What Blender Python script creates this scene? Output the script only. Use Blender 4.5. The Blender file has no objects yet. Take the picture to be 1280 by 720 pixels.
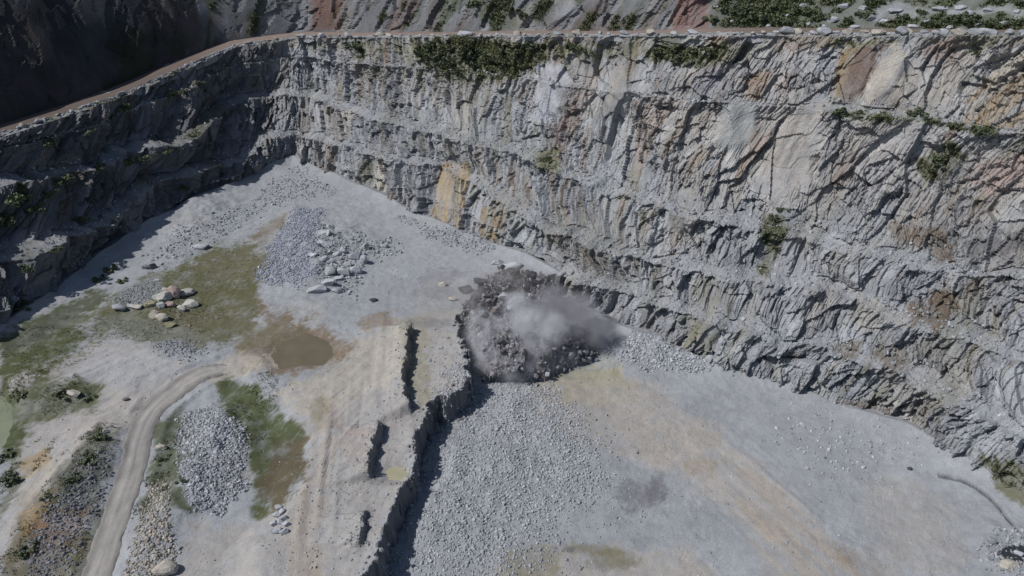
import bpy, math, random
import numpy as np
from mathutils import Vector

# ------------------------------------------------------------------ basics
R = math.radians
PITCH, FPX, CAMZ = R(32.0), 914.0, 90.0        # drone: look-down angle, focal length in pixels of the 1280 wide photo, height above the pit floor
CP, SP = math.cos(PITCH), math.sin(PITCH)
scene = bpy.context.scene
COL = scene.collection
rng = np.random.default_rng(7)
random.seed(7)


def unp(px, py, z):
    """World point of a photo pixel on the level z (survey of the photo)."""
    px, py, z = np.broadcast_arrays(np.asarray(px, float), np.asarray(py, float), np.asarray(z, float))
    dx, dy = px - 640, 360 - py
    d = np.stack([dx, FPX * CP + dy * SP, -FPX * SP + dy * CP], -1)
    t = (z - CAMZ) / d[..., 2]
    return d * t[..., None] + np.array([0, 0, CAMZ])


def proj(P):
    """Where a world point stands in the photo."""
    x, y, z = P[..., 0], P[..., 1], P[..., 2] - CAMZ
    depth = y * CP - z * SP
    up = y * SP + z * CP
    depth = np.where(depth > 1, depth, 1)
    return 640 + FPX * x / depth, 360 - FPX * up / depth, depth


# ------------------------------------------------------------------ noise
def hsh(i, j, s):
    i = i.astype(np.int64).astype(np.uint32)
    j = j.astype(np.int64).astype(np.uint32)
    h = i * np.uint32(374761393) + j * np.uint32(668265263) + np.uint32((s * 2246822519) & 0xffffffff)
    h = (h ^ (h >> np.uint32(13))) * np.uint32(1274126177)
    h = (h ^ (h >> np.uint32(16))) * np.uint32(2654435761)
    return ((h ^ (h >> np.uint32(15))) & np.uint32(0xffffff)).astype(np.float32) / np.float32(0xffffff)


def vnoise(x, y, s=0):
    i, j = np.floor(x), np.floor(y)
    u, v = (x - i), (y - j)
    u = u * u * (3 - 2 * u); v = v * v * (3 - 2 * v)
    a, b, c, d = hsh(i, j, s), hsh(i + 1, j, s), hsh(i, j + 1, s), hsh(i + 1, j + 1, s)
    return (a + (b - a) * u) * (1 - v) + (c + (d - c) * u) * v


def fbm(x, y, s=0, o=4):
    t = 0; a = 0.5; n = 0
    for k in range(o):
        t = t + a * vnoise(x * 2 ** k + 17 * k, y * 2 ** k - 9 * k, s + k); n += a; a *= 0.5
    return t / n * 2 - 1


def worley(x, y, s=0):
    """nearest cell: three random numbers of the cell, offset inside it, border distance"""
    i, j = np.floor(x), np.floor(y)
    b1 = np.full(x.shape, 9e9, np.float32); b2 = b1.copy()
    r1 = np.zeros_like(b1); r2 = r1.copy(); r3 = r1.copy(); da = r1.copy(); db = r1.copy()
    for di in (-1, 0, 1):
        for dj in (-1, 0, 1):
            ci, cj = i + di, j + dj
            ox = (ci + hsh(ci, cj, s) - x).astype(np.float32); oy = (cj + hsh(ci, cj, s + 1) - y).astype(np.float32)
            d = ox * ox + oy * oy
            m = d < b1
            b2 = np.where(m, b1, np.minimum(b2, d)); b1 = np.where(m, d, b1)
            r1 = np.where(m, hsh(ci, cj, s + 2), r1); r2 = np.where(m, hsh(ci, cj, s + 3), r2); r3 = np.where(m, hsh(ci, cj, s + 4), r3)
            da = np.where(m, -ox, da); db = np.where(m, -oy, db)
    return r1, r2, r3, da, db, np.sqrt(b2) - np.sqrt(b1)


def sst(a, b, x):
    t = np.clip((x - a) / (b - a), 0, 1)
    return t * t * (3 - 2 * t)


def seg_dist(X, Y, poly):
    """distance to a polyline and the side (+ right of its direction), arc position 0..1"""
    best = np.full(X.shape, 9e9); side = np.zeros(X.shape); arc = np.zeros(X.shape)
    n = len(poly) - 1
    for k in range(n):
        ax, ay = poly[k][:2]; bx, by = poly[k + 1][:2]
        ex, ey = bx - ax, by - ay
        L2 = ex * ex + ey * ey + 1e-9
        t = np.clip(((X - ax) * ex + (Y - ay) * ey) / L2, 0, 1)
        qx, qy = X - ax - t * ex, Y - ay - t * ey
        d = np.hypot(qx, qy)
        m = d < best
        best = np.where(m, d, best)
        side = np.where(m, ex * qy - ey * qx, side)
        arc = np.where(m, (k + t) / n, arc)
    return best, -np.sign(side), arc


def in_poly(X, Y, poly):
    c = np.zeros(X.shape, bool)
    n = len(poly)
    for k in range(n):
        x1, y1 = poly[k]; x2, y2 = poly[(k + 1) % n]
        if y1 == y2: continue
        m = ((y1 > Y) != (y2 > Y)) & (X < (x2 - x1) * (Y - y1) / (y2 - y1) + x1)
        c ^= m
    return c


def sdf(X, Y, poly):
    """+ inside a closed polygon"""
    pl = list(poly) + [poly[0]]
    d, _, _ = seg_dist(X, Y, pl)
    return np.where(in_poly(X, Y, poly), d, -d)


def curve(pts, n=12):
    """smooth a polyline (Catmull-Rom)"""
    p = np.array(pts, float)
    p = np.vstack([2 * p[0] - p[1], p, 2 * p[-1] - p[-2]])
    out = []
    for k in range(1, len(p) - 2):
        for t in np.linspace(0, 1, n, endpoint=False):
            a, b, c, d = p[k - 1], p[k], p[k + 1], p[k + 2]
            out.append(0.5 * (2 * b + (c - a) * t + (2 * a - 5 * b + 4 * c - d) * t * t + (3 * b - a - 3 * c + d) * t ** 3))
    out.append(p[-2])
    return np.array(out)


# ------------------------------------------------------------------ mesh and object helpers
def tag(o, label=None, cat=None, group=None, kind=None):
    if label: o['label'] = label
    if cat: o['category'] = cat
    if group: o['group'] = group
    if kind: o['kind'] = kind
    return o


def mesh_from(name, V, F, mat, col=None, smooth=False):
    """F: (n,3) or (n,4) array"""
    me = bpy.data.meshes.new(name)
    V = np.ascontiguousarray(V, np.float32); F = np.ascontiguousarray(F, np.int32)
    k = F.shape[1]
    me.vertices.add(len(V)); me.vertices.foreach_set('co', V.ravel())
    me.loops.add(F.size); me.loops.foreach_set('vertex_index', F.ravel())
    me.polygons.add(len(F)); me.polygons.foreach_set('loop_start', np.arange(0, F.size, k, dtype=np.int32))
    me.polygons.foreach_set('loop_total', np.full(len(F), k, np.int32))
    me.polygons.foreach_set('use_smooth', np.full(len(F), smooth, bool))
    if col is not None:
        a = me.color_attributes.new('tint', 'FLOAT_COLOR', 'POINT')
        c = np.ones((len(V), 4), np.float32); c[:, :3] = col
        a.data.foreach_set('color', c.ravel())
    me.update(calc_edges=True)
    me.materials.append(mat)
    return me


def link(name, me, parent=None, loc=(0, 0, 0)):
    o = bpy.data.objects.new(name, me)
    o.location = loc
    COL.objects.link(o)
    if parent: o.parent = parent
    return o


def grid_faces(nr, nc):
    i = np.arange((nr - 1) * (nc - 1)); r, c = i // (nc - 1), i % (nc - 1)
    a = r * nc + c
    return np.stack([a, a + 1, a + nc + 1, a + nc], 1)


# ------------------------------------------------------------------ materials
def rock_mat(name, base=None, bump=0.5, scale=1.0, rough=0.95, contrast=0.35, fine=3.0):
    """ground / stone: colour from the mesh's own mineral tint (or a fixed one), broken up by noise at several sizes"""
    m = bpy.data.materials.new(name); m.use_nodes = True
    nt = m.node_tree; N, Lk = nt.nodes, nt.links
    b = N['Principled BSDF']; b.inputs['Roughness'].default_value = rough
    b.inputs['Specular IOR Level'].default_value = 0.25
    tc = N.new('ShaderNodeTexCoord')
    if base is None:
        c = N.new('ShaderNodeAttribute'); c.attribute_name = 'tint'; csock = c.outputs['Color']
    else:
        c = N.new('ShaderNodeRGB'); c.outputs[0].default_value = (*base, 1); csock = c.outputs[0]
    n1 = N.new('ShaderNodeTexNoise'); n1.inputs['Scale'].default_value = 0.45 * scale; n1.inputs['Detail'].default_value = 8; n1.inputs['Roughness'].default_value = 0.7
    n2 = N.new('ShaderNodeTexNoise'); n2.inputs['Scale'].default_value = fine * scale; n2.inputs['Detail'].default_value = 4; n2.inputs['Roughness'].default_value = 0.65
    for n in (n1, n2): Lk.new(tc.outputs['Object'], n.inputs['Vector'])
    mp = N.new('ShaderNodeMapRange'); mp.inputs[1].default_value = 0.3; mp.inputs[2].default_value = 0.7
    mp.inputs[3].default_value = 1 - contrast; mp.inputs[4].default_value = 1 + contrast
    ad = N.new('ShaderNodeMath'); ad.operation = 'ADD'
    h = N.new('ShaderNodeMath'); h.operation = 'MULTIPLY'; h.inputs[1].default_value = 0.5
    Lk.new(n1.outputs[0], ad.inputs[0]); Lk.new(n2.outputs[0], ad.inputs[1]); Lk.new(ad.outputs[0], h.inputs[0]); Lk.new(h.outputs[0], mp.inputs[0])
    mul = N.new('ShaderNodeVectorMath'); mul.operation = 'SCALE'
    Lk.new(csock, mul.inputs[0]); Lk.new(mp.outputs[0], mul.inputs['Scale'])
    Lk.new(mul.outputs[0], b.inputs['Base Color'])
    bp = N.new('ShaderNodeBump'); bp.inputs['Strength'].default_value = bump; bp.inputs['Distance'].default_value = 0.35
    Lk.new(ad.outputs[0], bp.inputs['Height']); Lk.new(bp.outputs[0], b.inputs['Normal'])
    return m


def leaf_mat(name, c1, c2):
    m = bpy.data.materials.new(name); m.use_nodes = True
    nt = m.node_tree; N, Lk = nt.nodes, nt.links
    b = N['Principled BSDF']; b.inputs['Roughness'].default_value = 0.7
    tc = N.new('ShaderNodeTexCoord'); n = N.new('ShaderNodeTexNoise'); n.inputs['Scale'].default_value = 1.3; n.inputs['Detail'].default_value = 3
    oi = N.new('ShaderNodeObjectInfo')
    mx = N.new('ShaderNodeMix'); mx.data_type = 'RGBA'
    mx.inputs[6].default_value = (*c1, 1); mx.inputs[7].default_value = (*c2, 1)
    ad = N.new('ShaderNodeMath'); ad.operation = 'MULTIPLY_ADD'; ad.inputs[1].default_value = 0.5; 
    Lk.new(tc.outputs['Object'], n.inputs['Vector']); Lk.new(oi.outputs['Random'], ad.inputs[0]); 
    mp = N.new('ShaderNodeMath'); mp.operation = 'SUBTRACT'; mp.inputs[1].default_value = 0.25
    Lk.new(n.outputs[0], mp.inputs[0]); Lk.new(mp.outputs[0], ad.inputs[2])
    Lk.new(ad.outputs[0], mx.inputs[0]); Lk.new(mx.outputs[2], b.inputs['Base Color'])
    return m


def water_mat(name, colr, rough=0.12):
    m = bpy.data.materials.new(name); m.use_nodes = True
    nt = m.node_tree; N, Lk = nt.nodes, nt.links
    b = N['Principled BSDF']; b.inputs['Roughness'].default_value = rough; b.inputs['IOR'].default_value = 1.33
    n = N.new('ShaderNodeTexNoise'); n.inputs['Scale'].default_value = 0.35; n.inputs['Detail'].default_value = 4
    tc = N.new('ShaderNodeTexCoord'); Lk.new(tc.outputs['Object'], n.inputs['Vector'])
    mx = N.new('ShaderNodeMix'); mx.data_type = 'RGBA'
    mx.inputs[6].default_value = (*[c * 0.75 for c in colr], 1); mx.inputs[7].default_value = (*[c * 1.2 for c in colr], 1)
    Lk.new(n.outputs[0], mx.inputs[0]); Lk.new(mx.outputs[2], b.inputs['Base Color'])
    return m


M_GROUND = rock_mat('crushed_stone_ground', bump=0.35, contrast=0.30, fine=4.5)
M_FACE = rock_mat('fractured_rock', bump=0.55, contrast=0.28, scale=0.9)
M_ROAD = rock_mat('packed_dirt_road', bump=0.2, contrast=0.14)
M_RUBBLE = rock_mat('broken_stone', bump=0.3, contrast=0.25)
M_BOULDER = rock_mat('boulder_stone', bump=0.4, contrast=0.25, scale=1.6)
M_BUSH = leaf_mat('dark_shrub_leaves', (0.05, 0.066, 0.034), (0.095, 0.115, 0.055))
M_GRASS = leaf_mat('rough_grass', (0.06, 0.066, 0.028), (0.105, 0.105, 0.045))
M_WEED = leaf_mat('pale_weeds', (0.06, 0.075, 0.036), (0.105, 0.12, 0.058))
M_POND = water_mat('pale_green_pool', (0.19, 0.21, 0.15))
M_MUD = water_mat('muddy_water', (0.125, 0.106, 0.074), 0.3)
M_PUDDLE = water_mat('yellowish_puddle', (0.30, 0.29, 0.2), 0.2)
M_SUMP = water_mat('dark_sump_water', (0.03, 0.035, 0.04), 0.15)

# mineral colours (linear albedo)
GREY = np.array([0.255, 0.268, 0.287]); PALE = np.array([0.32, 0.332, 0.36]); TAN = np.array([0.30, 0.276, 0.25])
BROWN = np.array([0.15, 0.115, 0.08]); OLIVE = np.array([0.095, 0.095, 0.045]); GREEN = np.array([0.06, 0.072, 0.03])
DARK = np.array([0.10, 0.10, 0.11]); OCHRE = np.array([0.33, 0.235, 0.11]); RUST = np.array([0.2, 0.115, 0.075])
CREAM = np.array([0.37, 0.345, 0.305]); PINK = np.array([0.24, 0.19, 0.175]); STEEL = np.array([0.21, 0.225, 0.27])
SAGE = np.array([0.23, 0.25, 0.225]); KHAKI = np.array([0.23, 0.215, 0.145])


def paint(col, PX, PY, X, Y, spec, seed=3):
    """stains and deposits with their own ragged outline: (polygon or ellipse measured on the photo, colour, strength, softness px)"""
    w1 = fbm(X * 0.11, Y * 0.11, seed, 4) * 1.0
    w2 = fbm(X * 0.45, Y * 0.45, seed + 9, 5) * 1.7 + 1.1 * fbm(X * 2.3, Y * 2.3, seed + 19, 2)
    for it in spec:
        shp, c, st, soft = it[:4]
        stripe = it[4] if len(it) > 4 else None
        if isinstance(shp, tuple):
            cx, cy, rx, ry, ang = shp
            m = (abs(PX - cx) < 2 * max(rx, ry) + 30) & (abs(PY - cy) < 2 * max(rx, ry) + 30)
            idx = np.nonzero(m)
            if len(idx[0]) == 0: continue
            dx, dy = PX[idx] - cx, PY[idx] - cy
            a = R(ang); u, v = dx * math.cos(a) + dy * math.sin(a), -dx * math.sin(a) + dy * math.cos(a)
            d = (1 - np.sqrt((u / rx) ** 2 + (v / ry) ** 2)) * min(rx, ry)
        else:
            pa = np.array(shp, float)
            m = (PX > pa[:, 0].min() - 40) & (PX < pa[:, 0].max() + 40) & (PY > pa[:, 1].min() - 40) & (PY < pa[:, 1].max() + 40)
            idx = np.nonzero(m)
            if len(idx[0]) == 0: continue
            d = sdf(PX[idx], PY[idx], [tuple(q) for q in pa])
        d = d + w1[idx] * soft * 1.6 + w2[idx] * soft * 0.8
        k = sst(-soft * .8, soft * .8, d) * st * np.clip(1 + .35 * w2[idx], .5, 1.15)
        k = np.clip(k, 0, .97)
        if stripe is not None:
            a = R(stripe); q = PX[idx] * math.sin(a) - PY[idx] * math.cos(a); g = PX[idx] * math.cos(a) + PY[idx] * math.sin(a)
            k = k * np.clip(0.65 + 0.9 * fbm(q * 0.16, g * 0.012, seed + 5, 3), 0, 1)
        col[idx] = col[idx] * (1 - k[:, None]) + np.asarray(c) * k[:, None]
    return col


# ------------------------------------------------------------------ pit floor
LOW = -5.0
scarp_px = [(440, 770), (458, 722), (476, 688), (490, 655), (498, 622), (510, 594), (519, 572), (521, 547), (534, 522), (544, 502), (563, 501), (581, 490), (584, 470), (579, 440), (574, 402),
            (590, 372), (618, 352), (650, 345), (700, 352)]
scarp = unp([p[0] for p in scarp_px], [p[1] for p in scarp_px], 0.0)[:, :2]
scarp = np.vstack([scarp[0] + (scarp[0] - scarp[1]) * 12, scarp, scarp[-1] + np.array([40, 10])])


def pxpoly(pts, z):
    return unp([p[0] for p in pts], [p[1] for p in pts], z)[:, :2]


LEDGES = [  # low steps on the raised platform: line, drop
    (pxpoly([(462, 604), (461, 590), (467, 570), (471, 552), (475, 530)], 0), 2.2),
    (pxpoly([(513, 522), (507, 508), (504, 485), (508, 455), (511, 430), (510, 402)], 0), 2.5),
    (pxpoly([(446, 685), (453, 668), (456, 640)], 0), 1.3),
]
left_low = pxpoly([(300, 800), (318, 690), (352, 640), (378, 590), (382, 545), (350, 505), (300, 478), (180, 480), (0, 500), (-300, 520), (-300, 800)], -1)
HEAPS = [  # photo ellipse on the floor, level, height
    (268, 565, 45, 62, -2, 2.6), (195, 665, 32, 60, -2, 1.2), (372, 312, 48, 48, 0, 1.6), (415, 320, 45, 50, 0, 1.5),
    (800, 440, 60, 22, LOW, 2.0), (630, 560, 105, 90, LOW, 1.4), (560, 640, 50, 70, LOW, 1.2), (255, 268, 40, 30, 0, 1.5), (60, 650, 45, 55, -2, 1.5), (110, 570, 40, 50, -2, 1.6),
    (1262, 688, 34, 32, LOW, 2.0), (205, 378, 28, 16, 0, 0.6), (140, 380, 35, 14, 0, 0.5), (230, 440, 45, 12, -0.5, 0.7),
]
HEAPW = []
for cx, cy, rx, ry, z, h in HEAPS:
    c = unp(cx, cy, z); ex = unp(cx + rx, cy, z) - c; ey = unp(cx, cy - ry, z) - c
    HEAPW.append((c, abs(ex[0]), abs(ey[1]), h))
road_px = [(104, 800), (118, 735), (132, 690), (148, 640), (165, 590), (176, 545), (192, 512), (222, 488), (254, 470), (275, 464), (294, 460)]
road_z = np.array([-2.7, -2.6, -2.6, -2.6, -2.5, -2.4, -2.2, -1.7, -1.2, -.9, -.7])
road_c = curve(pxpoly(road_px, road_z), 8)
drain = curve(pxpoly([(1176, 597), (1205, 606), (1232, 622), (1252, 643), (1268, 668)], LOW), 6)
POOLS = {  # name: outline on the photo, level
    'pale_pool': ([(-60, 500), (4, 494), (17, 508), (14, 530), (6, 556), (-60, 580)], -2.6),
    'muddy_pond': ([(338, 446), (352, 428), (385, 416), (412, 428), (418, 445), (404, 457), (372, 458), (350, 462)], -0.55),
    'yellow_puddle': ([(480, 590), (490, 583), (503, 584), (510, 593), (500, 601), (486, 600)], -0.35),
    'sump_water': ([(1246, 690), (1256, 682), (1274, 680), (1300, 684), (1300, 704), (1268, 706), (1252, 701)], LOW + 0.5),
}
base_px = [(-250, 590), (0, 418), (60, 374), (130, 322), (190, 282), (270, 246), (310, 225), (345, 208), (367, 201), (450, 237), (530, 275), (600, 305), (660, 330), (720, 372), (760, 405),
           (830, 445), (900, 465), (950, 473), (1000, 490), (1060, 515), (1130, 535), (1200, 580), (1300, 640), (1550, 790)]
base_z = [(-250, 0), (640, 0), (780, LOW), (1550, LOW)]
base_w = np.array([unp(a, b, np.interp(a, [q[0] for q in base_z], [q[1] for q in base_z])) for a, b in base_px])


def _rut(cx, cy, rx, ry, z, x2, y2, amp):
    c = unp(cx, cy, z); d = unp(x2, y2, z) - c
    return (c[0], c[1], abs((unp(cx + rx, cy, z) - c)[0]), abs((unp(cx, cy - ry, z) - c)[1]), z, math.atan2(d[1], d[0]), amp)


RUTS = [_rut(400, 600, 35, 130, 0, 405, 560, .35), _rut(440, 555, 40, 50, 0, 470, 520, .4), _rut(475, 460, 30, 70, 0, 480, 400, .3), _rut(960, 620, 90, 90, LOW, 1040, 690, .14),
        _rut(440, 480, 60, 40, 0, 490, 440, .25), _rut(130, 470, 100, 40, -1, 200, 440, .3), _rut(50, 600, 40, 60, -2, 90, 550, .3), _rut(530, 560, 25, 60, 0, 540, 520, .25), _rut(440, 640, 50, 60, 0, 470, 600, .25)]


def H(X, Y, fine=True, road=True):
    X = np.asarray(X, float); Y = np.asarray(Y, float)
    d, s, arc = seg_dist(X, Y, scarp)
    sd = d * s + fbm(X * 0.25, Y * 0.25, 31, 4) * 1.5 + fbm(X * 1.1, Y * 1.1, 32, 3) * .7 + (worley(X * 1.0, Y * 1.0, 36)[0] - .5) * .35 + (worley(X * 0.5, Y * 0.5, 35)[0] - 0.5) * 1.0
    low = sst(0.0, 0.8, sd)
    z = LOW * low
    z = z + 0.5 * np.exp(-np.clip(-sd, 0, 99) / 3.0) * (1 - low)          # slight windrow along the brink
    z = z + 0.45 * fbm(X / 14, Y / 14, 41, 3) + 0.05 * fbm(X / 2.2, Y / 2.2, 44, 3)
    ll = sdf(X, Y, [tuple(p) for p in left_low])
    z = z - 2.4 * sst(-3, 5, ll + 2 * fbm(X * 0.15, Y * 0.15, 48, 3)) * (1 - low)
    for ln, drop in LEDGES:
        dd, ss, aa = seg_dist(X, Y, ln)
        q = dd * ss + 0.7 * fbm(X * 0.5, Y * 0.5, 55, 3) + .35 * fbm(X * 1.3, Y * 1.3, 56, 2)
        end = sst(0, 0.1, aa) * sst(1, 0.9, aa)
        z = z + end * drop * np.where(q < 0, np.exp(np.clip(q, -30, 0) / 3.5), 1 - sst(0, 0.6, q))
    for c, rx, ry, h in HEAPW:
        q = ((X - c[0]) / rx) ** 2 + ((Y - c[1]) / ry) ** 2
        z = z + h * np.exp(-q * 1.1) * (1 + 0.5 * fbm(X * 0.3, Y * 0.3, 61, 3))
    db, _, _ = seg_dist(X, Y, base_w)
    z = z + (1.6 + 0.9 * fbm(X * 0.12, Y * 0.12, 67, 2)) * np.exp(-db / 3.5)  # scree at the foot of the face
    dr, _, _ = seg_dist(X, Y, drain)
    z = z - 0.45 * np.exp(-((dr + .3 * fbm(X * .6, Y * .6, 96, 3)) / 0.42) ** 2)
    rd, rs, _ = seg_dist(X, Y, road_c)
    k = 1 - sst(3.0, 5.5, rd)
    z = z * (1 - 0.25 * k) + 0.25 * k * (-2.0)
    z = z + 0.25 * np.exp(-((rd - 3.9) / 0.8) ** 2) * (1 + 1.5 * fbm(X * .4, Y * .4, 59, 3))                        # windrows beside the haul road
    for pts, lev in POOLS.values():
        pw = pxpoly(pts, lev)
        c = pw.mean(0); near = np.hypot(X - c[0], Y - c[1]) < 45
        if near.any():
            q = sdf(X[near], Y[near], [tuple(p) for p in pw])
            kk = sst(-2.5, 0.3, q); z[near] = z[near] * (1 - kk) + (lev - 0.25 * sst(-0.3, 1.5, q)) * kk
    if road: z = z - 0.16 * (1 - sst(1.9, 2.7, rd))
    if fine:
        for (cx, cy, rx, ry, zz, ang, amp) in RUTS:
            q = ((X - cx) / rx) ** 2 + ((Y - cy) / ry) ** 2
            k = np.exp(-q * 1.2); ca, sa = math.cos(ang), math.sin(ang)
            z = z + k * amp * fbm((X * sa - Y * ca) * 0.75, (X * ca + Y * sa) * 0.05, 58, 2)
        z = z + 0.05 * fbm(X * 1.1, Y * 1.1, 71, 3)
        r1, r2, r3, a, b, e = worley(X * 0.9, Y * 0.9, 75)
        z = z + 0.08 * (r1 - 0.5) * sst(0.2, 0.6, vnoise(X * 0.1, Y * 0.1, 77))
    return z


def axis(a, b, step):
    m = np.arange(a, b + step, step)
    g = np.cumsum(step * 1.35 ** np.arange(1, 26))
    g = g[g < 5000]
    return np.concatenate([a - g[::-1], m, m[-1] + g])


gx, gy = axis(-135, 112, 0.36), axis(48, 232, 0.36)
GX, GY = np.meshgrid(gx, gy)
GZ = np.zeros_like(GX)
for k in range(0, len(gy), 80):
    GZ[k:k + 80] = H(GX[k:k + 80], GY[k:k + 80])
far = np.maximum(np.maximum(-150 - GX, GX - 125), np.maximum(30 - GY, GY - 245))
GZ = np.where(far > 0, np.minimum(GZ, -0.4), GZ)
G = np.stack([GX, GY, GZ], -1)
gpx, gpy, gdep = proj(G)
col = np.ones(G.shape) * GREY
low_m = sst(0, 1, seg_dist(GX, GY, scarp)[0] * seg_dist(GX, GY, scarp)[1])
v = fbm(GX / 9, GY / 9, 81, 4)
col = col * (1 + 0.16 * v)[..., None]
col = col * (1 - 0.35 * sst(0.1, 0.6, fbm(GX / 22, GY / 22, 83, 3)) [..., None]) + TAN * (0.35 * sst(0.1, 0.6, fbm(GX / 22, GY / 22, 83, 3)))[..., None]
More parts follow.
